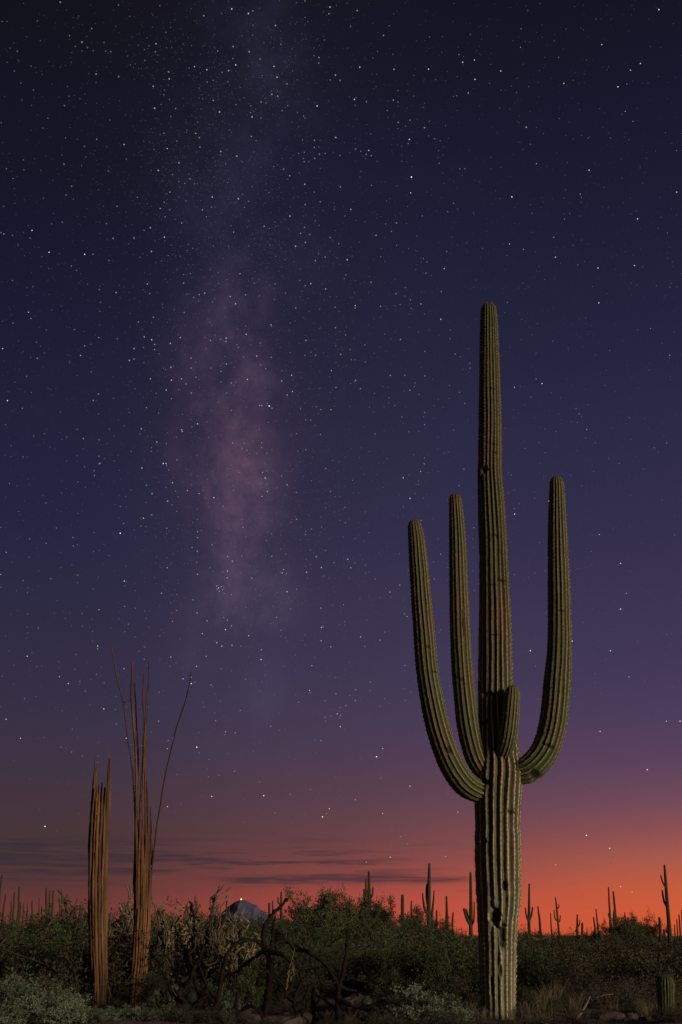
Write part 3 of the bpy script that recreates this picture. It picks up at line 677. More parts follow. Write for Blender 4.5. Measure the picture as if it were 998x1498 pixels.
cB_ = cholla('dark upright cholla with a straight pale tipped stem over bare soil', (495, 1502), 15.5, [
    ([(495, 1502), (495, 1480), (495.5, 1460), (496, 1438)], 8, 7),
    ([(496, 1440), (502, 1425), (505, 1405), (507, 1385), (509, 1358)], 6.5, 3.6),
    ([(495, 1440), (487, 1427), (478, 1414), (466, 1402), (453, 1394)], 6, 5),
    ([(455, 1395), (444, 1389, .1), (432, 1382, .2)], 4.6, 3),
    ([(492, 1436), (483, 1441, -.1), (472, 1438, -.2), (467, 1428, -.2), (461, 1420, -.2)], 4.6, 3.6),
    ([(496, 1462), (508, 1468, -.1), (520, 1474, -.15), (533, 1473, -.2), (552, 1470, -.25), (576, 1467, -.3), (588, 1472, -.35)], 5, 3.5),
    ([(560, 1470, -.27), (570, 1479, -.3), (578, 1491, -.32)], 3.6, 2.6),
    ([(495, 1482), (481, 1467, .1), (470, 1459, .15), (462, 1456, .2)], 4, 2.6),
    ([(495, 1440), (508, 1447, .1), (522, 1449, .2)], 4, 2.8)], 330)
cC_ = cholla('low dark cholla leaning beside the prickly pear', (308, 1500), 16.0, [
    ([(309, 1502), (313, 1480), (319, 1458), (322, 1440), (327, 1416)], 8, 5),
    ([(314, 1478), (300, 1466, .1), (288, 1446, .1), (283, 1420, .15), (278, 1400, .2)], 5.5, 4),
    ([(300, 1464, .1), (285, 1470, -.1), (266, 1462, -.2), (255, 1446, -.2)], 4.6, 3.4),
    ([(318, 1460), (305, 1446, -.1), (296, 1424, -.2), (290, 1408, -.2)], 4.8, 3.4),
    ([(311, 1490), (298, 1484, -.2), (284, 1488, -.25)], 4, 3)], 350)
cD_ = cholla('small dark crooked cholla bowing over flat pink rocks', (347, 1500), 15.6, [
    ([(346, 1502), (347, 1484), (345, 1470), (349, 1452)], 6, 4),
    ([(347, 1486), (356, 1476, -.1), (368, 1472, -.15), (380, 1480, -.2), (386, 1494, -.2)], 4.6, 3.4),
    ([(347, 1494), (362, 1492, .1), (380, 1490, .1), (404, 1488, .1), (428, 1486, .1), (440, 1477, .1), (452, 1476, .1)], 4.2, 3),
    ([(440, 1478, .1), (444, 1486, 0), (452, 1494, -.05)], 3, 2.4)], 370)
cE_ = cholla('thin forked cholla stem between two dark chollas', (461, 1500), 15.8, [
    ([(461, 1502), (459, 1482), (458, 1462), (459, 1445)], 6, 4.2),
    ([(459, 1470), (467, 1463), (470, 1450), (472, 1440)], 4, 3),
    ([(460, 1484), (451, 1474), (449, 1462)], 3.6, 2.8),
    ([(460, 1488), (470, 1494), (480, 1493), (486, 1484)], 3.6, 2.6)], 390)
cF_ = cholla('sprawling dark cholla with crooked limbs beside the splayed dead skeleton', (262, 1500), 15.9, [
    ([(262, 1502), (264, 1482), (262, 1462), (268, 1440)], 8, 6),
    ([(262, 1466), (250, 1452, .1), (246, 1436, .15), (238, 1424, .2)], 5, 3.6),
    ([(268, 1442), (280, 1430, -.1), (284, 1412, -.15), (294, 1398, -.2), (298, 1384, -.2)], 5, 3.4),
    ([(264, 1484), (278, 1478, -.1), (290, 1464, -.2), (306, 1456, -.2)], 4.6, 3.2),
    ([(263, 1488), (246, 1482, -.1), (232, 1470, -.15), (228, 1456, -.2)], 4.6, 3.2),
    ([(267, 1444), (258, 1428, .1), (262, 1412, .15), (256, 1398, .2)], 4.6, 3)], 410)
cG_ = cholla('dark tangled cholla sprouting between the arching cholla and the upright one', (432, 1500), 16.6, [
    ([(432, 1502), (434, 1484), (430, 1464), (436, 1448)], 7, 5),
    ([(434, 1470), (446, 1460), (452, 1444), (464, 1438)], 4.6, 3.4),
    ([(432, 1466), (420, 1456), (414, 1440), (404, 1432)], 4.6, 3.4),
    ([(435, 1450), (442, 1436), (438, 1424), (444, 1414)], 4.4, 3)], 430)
# hanging fruit chain (part of the upright cholla)
bpos = np.array(cB_.location)
B = Build()
for ch, (xx, ya, yb_) in enumerate([(423.5, 1412, 1448), (428, 1409, 1436), (430.5, 1413, 1427)]):
    for yq in np.arange(ya, yb_, 3.1):
        c0 = at(xx - (yq - ya) * .12 + random.uniform(-.9, .9), yq, 15.5 + random.uniform(-.04, .04)) - bpos
        d = np.array([random.uniform(-.3, .3), random.uniform(-.3, .3), -1.0]) * .016
        q = np.linspace(-1.4, 1.4, 6)
        tube(B, [c0 + d * math.sin(k) for k in q], [.0105 * math.cos(k) + .001 for k in q], 7, None, .1, int(yq))
tube(B, [at(432, 1383, 15.7) - bpos, at(429, 1398, 15.6) - bpos, at(425, 1412, 15.5) - bpos, at(421, 1440, 15.5) - bpos], [.006, .006, .005, .004], 5, .05)
obj('fruit_chain', B.mesh('fruit_chain'), MAT['gold fruit'], cB_, kind='stuff', label='golden hanging chain of small fruits')

# ------------------------------------------------------------------ pale jointed chollas
def pale_cholla_meshes(seed, H, Wd, n_main, joints):
    r_ = np.random.default_rng(seed)
    Bt, Bj, Bs = Build(), Build(), Build()
    heads = []
    tube(Bt, [(0, 0, -.05), (.02, 0, H * .12), (.03, .02, H * .25)], [.06, .055, .05], 8, .06, .1, seed)
    for k in range(n_main):
        a = r_.random() * 6.28; e = r_.uniform(.25, 1.0)
        tip = np.array([math.cos(a) * Wd * e, math.sin(a) * Wd * e, H * r_.uniform(.45, 1.0) * (1.05 - .35 * e)])
        mid = tip * np.array([.45, .45, .55]) + r_.normal(size=3) * .06
        P = np.array([(.03, .02, H * r_.uniform(.1, .25)), mid, tip])
        tube(Bt, P, [.034, .026, .02], 7, .05, .12, seed + k)
        for f in np.linspace(.45, 1, 5): heads.append((1 - f) ** 2 * P[0] + 2 * f * (1 - f) * (2 * mid - .5 * (P[0] + tip)) + f * f * tip)
    heads = np.array(heads)
    for k in range(joints):
        c0 = heads[r_.integers(len(heads))] + r_.normal(size=3) * .03
        up = 1.0 if r_.random() < .42 else -.5
        d = r_.normal(size=3) * .75; d[2] += up; d /= np.linalg.norm(d)
        for q in range(r_.integers(1, 4)):
            L = r_.uniform(.07, .15); R = r_.uniform(.011, .018)
            P = c0 + d * np.linspace(0, L, 6)[:, None]
            tube(Bj, P, R * np.array([.6, 1, .92, 1.02, .95, .5]), 7, None, .16, k * 5 + q, tint=r_.random())
            aa = r_.random(26) * 6.28; u = np.cross(d, (.3, .5, .8)); u /= np.linalg.norm(u); v = np.cross(d, u)
            nn = np.cos(aa)[:, None] * u + np.sin(aa)[:, None] * v
            needles(Bs, c0 + d * (r_.random(26) * L)[:, None] + nn * R * .9, nn, .018, .0011, 1, .5, r_)
            c0 = P[-1]; d = d + r_.normal(size=3) * .45; d[2] += .15 * up; d /= np.linalg.norm(d)
    return Bt.mesh('cholla_trunk'), Bj.mesh('cholla_joints'), Bs.mesh('cholla_spines', False)
pc = []
for sd_, H, Wd, nm, jn in ((1, 2.0, .85, 16, 330), (2, 1.5, .8, 13, 240), (3, 1.1, .7, 11, 180)):
    mt_, mj_, ms_ = pale_cholla_meshes(sd_, H, Wd, nm, jn)
    pc.append((H, mt_, mj_, ms_))
def pale(i, x, ytop, Y, rot, label, group=None, wx=1.0):
    H, a, b_, c_ = pc[i]
    p = at(x, ytop, Y); gz_ = float(gh(p[0], Y)); s = (p[2] - gz_) / (H * .98)
    t = thing('pale_cholla', label, 'cholla', (p[0], Y, gz_), rot, (s * wx, s * wx, s), group)
    obj('trunk', a, MAT['bark'], t)
    j = obj('joint_mass', b_, MAT['pale cholla'], t, kind='stuff'); obj('spines', c_, MAT['straw spine'], j, kind='stuff')
    return t
pale(0, 303, 1294, 21, .3, 'big pale cholla thick with tan drooping joints left of the mountain', wx=.95)
pale(0, 262, 1310, 23, 2.0, 'tall tan cholla crowding behind the big drooping one', wx=.95)
pale(1, 345, 1334, 20.5, 1.0, 'rounded pale cholla with knobbly joints in front of the mountain', wx=.85)
pale(0, 112, 1299, 24, 4.0, 'tall pale cholla standing behind the splintered dead stump', wx=.85)
pale(1, 178, 1304, 25, 5.0, 'greenish tall cholla showing between the two dead saguaros', wx=.8)
pale(1, 234, 1318, 23, .7, 'mid height pale cholla right behind the splayed dead skeleton')
pale(2, 6, 1338, 24, 2.2, 'low pale cholla in the scrub beyond the grey leafed shrubs', wx=1)
FC = 'small pale cholla clump dotting the far scrub'
for x, yt, Y, r0 in [(893, 1372, 42, 1), (915, 1379, 40, 2), (855, 1374, 45, 3), (795, 1360, 50, 1), (820, 1374, 46, 4), (935, 1384, 38, 5), (700, 1358, 50, 2), (755, 1358, 55, 2.5)]:
    pale(2, x, yt, Y, r0, FC, 'small pale chollas in the far scrub')

# ------------------------------------------------------------------ shrubs and trees
def bush_meshes(seed, H, Wd, stems, twigs, per, leaf, base_h=.02, gather=.05, rmin=.55, aspect=.5, trunk=.014, updroop=.3, tl=.28):
    r_ = np.random.default_rng(seed)
    Bt, Bl = Build(), Build(); pts = []
    lob = [(r_.random() * 6.28, r_.uniform(.75, 1.25)) for _ in range(5)]
    for k in range(stems):
        a = r_.random() * 6.28; el = math.asin(r_.uniform(.08, 1.0))
        kf = 1 + .22 * math.sin(2 * a + lob[0][0]) + .16 * math.sin(5 * a + lob[1][0]) + .14 * math.sin(4 * el + lob[2][0])
        e = r_.uniform(rmin, 1.0) * kf
        tip = np.array([math.cos(a) * math.cos(el) * Wd * e, math.sin(a) * math.cos(el) * Wd * e, base_h + (H - base_h) * (.12 + .88 * math.sin(el)) * min(1.05, e)])
        mid = tip * np.array([.38, .38, .60]) + r_.normal(size=3) * .05 * Wd
        P = np.array([(r_.normal() * .03, r_.normal() * .03, -.04), (mid[0] * .25, mid[1] * .25, base_h * .8 + mid[2] * .3), mid, tip])
        tube(Bt, P, [trunk, trunk * .85, trunk * .6, trunk * .25], 5, .10, .08, seed + k)
        P2, _, s = resample(P, np.ones(4), .05)
        n0 = int(len(P2) * .38)
        for q in range(twigs):
            p0 = P2[r_.integers(n0, len(P2))]
            d = r_.normal(size=3); d[2] += updroop; d += tip / (np.linalg.norm(tip) + 1e-6) * .7; d /= np.linalg.norm(d)
            L = tl * r_.uniform(.5, 1.2); p1_ = p0 + d * L * .5 + r_.normal(size=3) * L * .1; p2_ = p0 + d * L + r_.normal(size=3) * L * .18
            tube(Bt, [p0, p1_, p2_], [trunk * .30, trunk * .22, trunk * .12], 3)
            f = r_.random(per) ** .7
            pts.append(np.where(f[:, None] < .5, p0 + (p1_ - p0) * 2 * f[:, None], p1_ + (p2_ - p1_) * (2 * f[:, None] - 1)) + r_.normal(size=(per, 3)) * gather)
    P = np.concatenate(pts); P = P[P[:, 2] > .01]
    leaves(Bl, P, leaf, r_, .3, aspect)
    return Bt.mesh('shrub_twigs'), Bl.mesh('shrub_foliage', False), H
KIND = {
 'creosote': [bush_meshes(500 + k, 1.5, 1.15, 26, 12, 15, .060, gather=.045) for k in range(4)],
 'olive': [bush_meshes(520 + k, 1.1, 1.1, 22, 11, 13, .055, gather=.045) for k in range(3)],
 'sage': [bush_meshes(540 + k, .62, .62, 36, 9, 13, .045, gather=.022, aspect=.55, trunk=.007, tl=.14, updroop=.8) for k in range(3)],
 'bursage': [bush_meshes(560 + k, .55, .6, 34, 10, 10, .026, gather=.025, trunk=.006, tl=.16) for k in range(2)],
 'tree': [bush_meshes(580 + k, 3.0, 1.7, 20, 13, 60, .095, base_h=.9, gather=.10, rmin=.5, trunk=.04, tl=.5, updroop=.5) for k in range(3)],
}
LEAF = {'creosote': 'creosote leaf', 'olive': 'olive leaf', 'sage': 'sage leaf', 'bursage': 'bursage leaf', 'tree': 'palo verde leaf'}
protos = {}
def shrub(kind, i, x, Y, h, rot, label, group, wx=1.0, wpos=None):
    """plant of height h (m) at photo column x, distance Y"""
    mt_, ml_, H = KIND[kind][i]
    p = at(x, .5 * (HOR + ground_row(Y)), Y) if wpos is None else np.array(wpos)
    gz_ = float(gh(p[0], p[1])); s = h / (H * 1.03)
    nm = {'creosote': 'creosote_bush', 'olive': 'scrub_bush', 'sage': 'brittlebush', 'bursage': 'bursage_shrub', 'tree': 'palo_verde_tree'}[kind]
    loc = (p[0], p[1], gz_ - .01); sc = (s * wx, s * wx, s)
    if (kind, i) not in protos:
        t = thing(nm, label, 'tree' if kind == 'tree' else 'shrub', loc, rot, sc, group)
        obj('trunk' if kind == 'tree' else 'branch_tangle', mt_, MAT['bark' if kind == 'tree' else 'twig'], t, kind=None if kind == 'tree' else 'stuff')
        obj('crown' if kind == 'tree' else 'foliage', ml_, MAT[LEAF[kind]], t, kind='stuff')
        protos[(kind, i)] = t; return t
    t = dup(protos[(kind, i)], loc, rot, sc, label, group)
    if not group and 'group' in t: del t['group']
    return t
def h_for(x, ytop, Y):
    p = at(x, ytop, Y); return p[2] - float(gh(p[0], Y))
# skyline trees
shrub('tree', 0, 466, 46, h_for(466, 1287, 46), .4, 'airy palo verde tree with gaps of red sky, right of the mountain', None, .95)
shrub('tree', 1, 497, 50, h_for(497, 1299, 50), 1.9, 'smaller palo verde tree adjoining the airy one', None, .7)
shrub('tree', 2, 522, 52, h_for(522, 1302, 52), 3.0, 'palo verde tree crowding around the candelabra saguaro', None, .75)
shrub('tree', 0, 556, 54, h_for(556, 1300, 54), 4.4, 'twiggy palo verde tree just beyond the candelabra saguaro', None, .75)
shrub('tree', 1, 930, 62, h_for(930, 1336, 62), 2.0, 'dark rounded tree on the orange skyline next to the small saguaro post', None, 1.0)
shrub('tree', 2, 942, 64, h_for(942, 1334, 64), .2, 'dark feathery tree with curling branches on the orange skyline', None, 1.0)
shrub('tree', 0, 908, 64, h_for(908, 1335, 64), 5.1, 'sparse dark tree beside the bulky paired saguaro', None, .8)
shrub('tree', 2, 655, 60, h_for(655, 1340, 60), 2.2, 'low airy tree under the medium straight saguaro', None, .8)
shrub('tree', 1, 605, 60, h_for(605, 1322, 60), 4.0, 'wispy tree on the bushy ridge under the thick saguaro post', None, .8)
# middle-distance scrub, tops kept under the photographed skyline
SKY = [(-40, 1322), (0, 1326), (60, 1334), (95, 1312), (130, 1304), (180, 1306), (240, 1312), (270, 1318), (325, 1326), (335, 1330), (350, 1335), (372, 1336), (400, 1336), (435, 1336), (455, 1318), (500, 1316), (530, 1312), (570, 1318), (600, 1330), (640, 1345), (670, 1356), (690, 1364), (760, 1349), (800, 1356), (850, 1361), (880, 1352), (945, 1350), (960, 1363), (1040, 1364)]
def sky_y(x): return float(np.interp(x, [a for a, _ in SKY], [b_ for _, b_ in SKY]))
rf = np.random.default_rng(8)
ZONES = [(62, 'in the open beside the splintered stump'), (125, 'just behind the splintered dead stump'), (230, 'behind the two dead saguaros'), (300, 'around the big pale cholla'), (372, 'in front of the blue mountain'),
         (440, 'behind the dark arching cholla'), (510, 'under the airy palo verde trees'), (575, 'around the candelabra saguaro'), (645, 'below the very tall two armed saguaro'), (700, 'against the shaded side of the big saguaro'),
         (770, 'behind the big saguaro trunk'), (830, 'below the trident saguaro'), (885, 'below the parallel leaning saguaro poles'), (950, 'under the dark skyline trees'), (2000, 'around the tall leaning saguaro')]
def zone_label(kind, x, Y):
    z = next(t for lim, t in ZONES if x < lim)
    row = 'front row' if Y < 26 else 'middle row' if Y < 45 else 'far row'
    what = 'dense green creosote bush' if kind == 'creosote' else 'low olive brown bush'
    l = f'{what} of the {row} {z}'
    return l, l.replace('bush of', 'bushes of')
placed = []
cnt = {'creosote': 0, 'olive': 0}
for Y in list(np.linspace(19, 30, 8)) + list(np.linspace(32, 60, 12)) + list(np.linspace(64, 140, 10)):
    step = {True: 1.15, False: 1.5}[Y < 30] / pxm(Y) / .9 if Y < 62 else 1.8 / pxm(Y)
    x = -40 + rf.random() * step
    while x < 1040:
        xx = x + rf.normal() * step * .2
        kind = 'creosote' if (xx < 640 and rf.random() < .75) or rf.random() < .3 else 'olive'
        hm = h_for(xx, sky_y(xx) + (abs(rf.normal()) * 7 + 1.5 if Y < 60 else rf.uniform(-7, 9)), Y)
        top = 2.2 if kind == 'creosote' else 1.5
        if Y < 31:                      # nearer scrub leaves gaps so that the belt behind shows
            hm = min(hm, rf.uniform(.55, 1.3) if xx > 380 else rf.uniform(.8, 1.75))
            if 235 < xx < 378 and Y < 25: hm = min(hm, rf.uniform(.35, .6))
            if xx < 60: hm = min(hm, rf.uniform(.35, .75))
        h = min(hm * rf.uniform(.9, 1.0), top * rf.uniform(.8, 1.1))
        skip = (Y < 22 and (395 < xx < 560 or 660 < xx < 780 or xx > 820 or 120 < xx < 225)) or (Y < 25 and 430 < xx < 530) or (xx < 45 and 33 < Y < 47) or (Y < 26 and 820 < xx < 960 and rf.random() < .5)
        skip = skip or (22 < Y < 46 and rf.random() < .14)
        if Y > 31: h *= rf.choice([.72, .9, 1.0, 1.0])
        if h > .3 and not skip:
            i = int(rf.integers(len(KIND[kind])))
            if cnt[kind] < 295:
                shrub(kind, i, xx, Y + rf.normal() * .5, h, rf.random() * 6.28, *zone_label(kind, xx, Y), wx=rf.uniform(.95, 1.35) * (1.25 if h < .9 else 1))
                cnt[kind] += 1
        x += step * rf.uniform(.7, 1.25)
# leafless grey shrubs standing in the scrub
bare = [bush_meshes(620 + k, 1.5, .8, 20, 16, 1, .02, trunk=.011, tl=.34, updroop=.9) for k in range(2)]
for q, (x, Y, ytop) in enumerate([(40, 22, 1372), (92, 26, 1330), (160, 27, 1316), (222, 22, 1345), (385, 22, 1352), (428, 27, 1335), (455, 24, 1372), (520, 26, 1352), (578, 30, 1330), (618, 26, 1362), (668, 27, 1368), (790, 30, 1362), (812, 26, 1385), (848, 34, 1366), (868, 28, 1388), (905, 30, 1374), (950, 27, 1384), (985, 24, 1392), (925, 24, 1404), (545, 22, 1388)]):
    p = at(x, HOR, Y); hh = h_for(x, ytop, Y); sc_ = hh / 1.5
    t = thing('bare_shrub', 'leafless grey twig shrub ' + next(z for lim, z in ZONES if x < lim), 'shrub', (p[0], Y, float(gh(p[0], Y)) - .01), q * 1.7, (sc_ * 1.1, sc_ * 1.1, sc_), 'leafless twig shrubs in the scrub')
    obj('branch_tangle', bare[q % 2][0], MAT['dead twig'], t, kind='stuff')
# front row, plant by plant
SB = ('grey green brittlebush with broad pale leaves at the foot of the dead saguaros', 'brittlebushes below the dead saguaros')
for x, Y, h, wx in [(20, 15.3, .25, 1.3), (62, 15.25, .2, 1.3), (95, 15.3, .26, 1.3), (125, 15.3, .22, 1.3), (150, 15.3, .16, 1.2), (205, 15.4, .18, 1.3), (180, 15.3, .2, 1.2), (12, 16.0, .52, 1.2), (45, 15.7, .34, 1.2), (78, 16.2, .36, 1.2), (108, 15.8, .34, 1.2), (133, 15.7, .2, 1.1), (30, 17.0, .55, 1.1), (164, 15.9, .18, 1.1), (218, 16.5, .26, 1.1), (238, 16.0, .34, 1.1), (90, 17.2, .36, 1.2), (188, 16.1, .16, 1.1), (-6, 15.7, .45, 1)]:
    shrub('sage', int(rf.integers(3)), x, Y, h, rf.random() * 6.28, *SB, wx=wx)
SC = ('pale leafy brittlebush in front of the big saguaro base', 'brittlebushes left of the big saguaro')
for x, Y, h, wx in [(600, 15.3, .3, 1.3), (640, 15.35, .3, 1.3), (670, 15.3, .24, 1.2), (570, 15.3, .22, 1.2), (600, 15.8, .52, 1.2), (632, 15.7, .40, 1.2), (655, 15.9, .36, 1.2), (575, 15.6, .30, 1.2), (618, 15.5, .36, 1.2), (545, 15.8, .22, 1.2)]:
    shrub('sage', int(rf.integers(3)), x, Y, h, rf.random() * 6.28, *SC, wx=wx)
FE = 'low shadowy bursage shrub fringing the '
for x, Y, h, wx in [(k_ * 21 - 5 + rf.normal() * 5, 14.85 + rf.random() * .35, rf.uniform(.16, .28), 1.5) for k_ in range(48)]:
    if 395 < x < 470 or 855 < x < 955: continue
    if 690 < x < 775 or 120 < x < 225: h *= .55
    zz = 'brittlebush patch by the dead saguaros' if x < 250 else 'dark cholla stems' if x < 560 else 'brittlebushes near the big saguaro' if x < 690 else 'base of the big saguaro' if x < 860 else 'young saguaro'
    shrub('bursage' if x > 250 else ('sage' if rf.random() < .6 else 'bursage'), int(rf.integers(2)), x, Y, h, rf.random() * 6.28, FE.replace('bursage shrub', 'leafy shrub') + zz, 'low shrubs fringing the ' + zz, wx=wx)
shrub('sage', 1, 331, 16.4, .50, .8, 'blue green brittlebush tucked among the dark cholla limbs', None, wx=.7)
def BG(x, Y):
    z = 'by the dead saguaros' if x < 300 else 'among the dark chollas' if x < 580 else 'at the shaded side of the big saguaro' if x < 715 else 'at the lit side of the big saguaro' if x < 860 else 'around the young saguaro'
    return 'dry brownish bursage shrub ' + z, 'bursage shrubs ' + z
for x, Y, h, wx in [(790, 16.2, .42, 1.3), (815, 17.0, .5, 1.2), (770, 15.9, .25, 1.2), (835, 17.5, .45, 1.3), (925, 18, .5, 1.3), (950, 17.2, .35, 1.2), (990, 17.5, .4, 1.2), (905, 19.5, .55, 1.3), (690, 15.7, .2, 1.2), (705, 16.6, .3, 1.2), (675, 16.8, .5, 1.3), (520, 16.5, .34, 1.2), (545, 17.5, .4, 1.3), (165, 18.3, .2, 1.1), (98, 18.0, .4, 1.2), (65, 18.2, .6, 1.3), (176, 18.6, .2, 1.1), (250, 17.6, .35, 1.1), (440, 18, .3, 1.2), (420, 17.3, .25, 1.2), (20, 19.5, .5, 1.3), (875, 16.6, .16, 1.1), (870, 21, .6, 1.4), (850, 20, .5, 1.3), (965, 20.5, .6, 1.4)]:
    shrub('bursage', int(rf.integers(2)), x, Y, h, rf.random() * 6.28, *BG(x, Y), wx=wx)
# more scrub just behind the saguaro and chollas
for x, Y, h, k in [(640, 19.5, 1.0, 'creosote'), (600, 20, 1.05, 'creosote'), (565, 19.5, .8, 'creosote'), (680, 20.5, 1.05, 'creosote'), (790, 19.5, .95, 'creosote'), (770, 21, 1.1, 'creosote'), (830, 22, 1.0, 'olive'), (540, 21, .9, 'olive'), (366, 18.4, .75, 'creosote'), (410, 19, 1.0, 'creosote'), (330, 18.6, .5, 'olive'), (265, 19, .55, 'olive'), (235, 18.6, .6, 'olive'), (440, 20.5, .95, 'creosote'), (975, 22, .85, 'olive'), (940, 23, .9, 'olive'), (60, 20, .9, 'creosote'), (105, 20.5, 1.3, 'creosote'), (170, 20.6, 1.3, 'olive'), (80, 22, 1.5, 'creosote'), (720, 22, 1.1, 'creosote')]:
    shrub(k, int(rf.integers(3)), x, Y, h, rf.random() * 6.28, *zone_label(k, x, Y), wx=1.2); cnt[k] += 1

# ------------------------------------------------------------------ prickly pears
def pear(label, x, Y, pads, seed):
    p = at(x, 1480, Y); base = np.array([p[0], Y, float(gh(p[0], Y)) - .03])
    t = thing('prickly_pear', label, 'cactus', tuple(base)); r_ = np.random.default_rng(seed)
    q = np.linspace(-1.5, 1.5, 12); aa = np.arange(16) / 16 * 6.28
    for (dx, dz, hgt, tilt, yaw) in pads:
        pts = []
        for k in q:
            rr = math.cos(k) * hgt * .42 * (1 + .12 * math.sin(k)) + .004; z = hgt * .5 * (math.sin(k) + 1)
            pts.append(np.stack([rr * np.cos(aa), .05 * rr / (.42 * hgt) * np.sin(aa) * (1 + .3), np.full(16, z)], 1))
        V = np.concatenate(pts) + r_.normal(size=(16 * 12, 3)) * .0015
        Rm = np.array(Matrix.Rotation(yaw, 3, 'Z') @ Matrix.Rotation(tilt, 3, 'Y'))
        V = V @ Rm.T + np.array([dx, r_.normal() * .05, dz])
        B = Build(); j = np.arange(16)
        B.add(V, grid_faces(12, 16), np.concatenate([np.stack([(j + 1) % 16, j, np.zeros(16, int)], 1)[:15], np.stack([11 * 16 + j, 11 * 16 + (j + 1) % 16, np.full(16, 11 * 16)], 1)[1:15]]))
        o = obj('pad', B.mesh('pad'), MAT['pear pad'], t)
        idx = r_.integers(0, len(V), 60); n_ = V[idx] - V.mean(0); n_ /= np.linalg.norm(n_, axis=1)[:, None]
        S = Build(); needles(S, V[idx], n_, .03, .0012, 3, .6, r_); obj('spines', S.mesh('spines', False), MAT['straw spine'], o, kind='stuff')
pear('prickly pear with round green pads near the dark leaning cholla', 254, 17.3, [(-.10, 0, .26, -.3, .2), (.08, 0, .28, .25, -.3), (-.02, .2, .28, .05, .1), (-.2, .18, .24, -.5, .5), (.2, .2, .22, .5, -.4)], 1)
pear('small prickly pear cluster of pads beside the upright dark cholla', 536, 16.6, [(-.08, 0, .20, -.3, .4), (.08, 0, .22, .3, -.2), (0, .14, .2, .1, .2)], 2)

# ------------------------------------------------------------------ rocks, sticks, pebbles
def rock(x, Y, sx_, sy_, sz_, seed, label, group=None):
    r_ = np.random.default_rng(seed); p = at(x, 1490, Y)
    q = np.linspace(-1.45, 1.45, 9); aa = np.arange(14) / 14 * 6.28
    wv = 1 + .18 * np.sin(aa * 2 + r_.random() * 6) + .12 * np.sin(aa * 3 + r_.random() * 6) + .06 * r_.normal(size=14)
    V = []
    for k in q:
        c_ = abs(math.cos(k)) ** .45 * wv * (1 + .05 * r_.normal(size=14))
        V.append(np.stack([sx_ * c_ * np.cos(aa), sy_ * c_ * np.sin(aa), np.full(14, sz_ * np.sign(k) * abs(math.sin(k)) ** .8) + r_.normal(size=14) * sz_ * .12], 1))
    B = Build(); j = np.arange(14)
    B.add(np.concatenate(V), grid_faces(9, 14), np.concatenate([np.stack([(j + 1) % 14, j, np.zeros(14, int)], 1)[1:13], np.stack([8 * 14 + j, 8 * 14 + (j + 1) % 14, np.full(14, 8 * 14)], 1)[1:13]]))
    o = obj('rock', B.mesh('rock', False), MAT['rock'], loc=(p[0], Y, float(gh(p[0], Y)) + sz_ * .45), label=label, cat='rock', group=group)
    o.rotation_euler = (r_.normal() * .08, r_.normal() * .08, r_.random() * .8)
rock(408, 15.7, .34, .22, .08, 1, 'flat pink rock slab under the bowing dark cholla')
rock(430, 16.1, .26, .2, .09, 2, 'thicker pink rock behind the flat slab')
rock(372, 15.7, .16, .14, .07, 3, 'small pink rock at the edge of the flat slab')
rock(521, 17.3, .24, .2, .16, 4, 'rounded tan boulder behind the upright dark cholla')
rock(897, 16.0, .2, .15, .06, 5, 'low flat rock on bare soil near the young saguaro')
rock(508, 15.9, .15, .12, .07, 6, 'small rock at the base of the upright dark cholla')
for k, (x, Y, s) in enumerate([(905, 16.6, .07), (880, 15.9, .06), (925, 16.4, .09), (940, 15.8, .06), (860, 16.1, .05), (535, 15.7, .06), (450, 16.5, .07), (470, 16.9, .08), (485, 17.5, .09), (915, 15.7, .05), (420, 16.9, .06), (455, 15.7, .05)]):
    rock(x, Y, s, s * .8, s * .55, 20 + k, 'fist sized stone lying on the bare pink soil', 'stones on the bare soil')
B = Build(); rp = np.random.default_rng(2)
for k in range(900):
    Y = rp.uniform(14.8, 24); x = rp.uniform(-60, 1060); p = at(x, 1345, Y); s = rp.uniform(.008, .03); z = float(gh(p[0], Y))
    V = np.array([(1, 0, 0), (-.2, 1, .1), (-.9, -.2, 0), (.1, -.9, .05), (.1, .1, .8), (0, 0, -.7)]) * s * rp.uniform(.6, 1.3, (6, 3)) + [p[0], Y, z + .004]
    B.add(V, None, [(0, 1, 4), (1, 2, 4), (2, 3, 4), (3, 0, 4), (1, 0, 5), (2, 1, 5), (3, 2, 5), (0, 3, 5)])
obj('gravel', B.mesh('gravel', False), MAT['rock'], kind='stuff', label='loose gravel scattered over the desert soil', cat='gravel')
def stick(label, pts, w0, w1, seed, side=()):
    P0 = np.array([at(x, y, Y) for x, y, Y in pts]); base = P0[0].copy(); base[2] = float(gh(base[0], base[1]))
    t = thing('dead_branch', label, 'branch', tuple(base))
    B = Build(); tube(B, P0 - base, np.linspace(w0, w1, len(P0)), 6, .06, .15, seed); obj('stem', B.mesh('stem'), MAT['dead twig'], t)
    for k, sp_ in enumerate(side):
        B = Build(); tube(B, np.array([at(x, y, Y) for x, y, Y in sp_]) - base, np.linspace(w1 * 1.1, w1 * .5, len(sp_)), 5, .05, .12, seed + k); obj('twig', B.mesh('twig'), MAT['dead twig'], t)
stick('forked dry branch propped up on the bare soil beside the bursage', [(840, 1494, 15.7), (850, 1482, 15.8), (860, 1465, 15.9), (863, 1458, 16)], .02, .009, 1, [[(852, 1480, 15.8), (858, 1478, 15.75), (862, 1480, 15.7)]])
stick('pale thin fallen stick across the olive scrub', [(868, 1462, 17.8), (880, 1457, 17.9), (897, 1454, 18)], .012, .008, 2)
stick('pale straight stick lying in the grey brittlebush', [(22, 1473, 15.5), (40, 1474, 15.5), (63, 1472, 15.5)], .008, .006, 3)
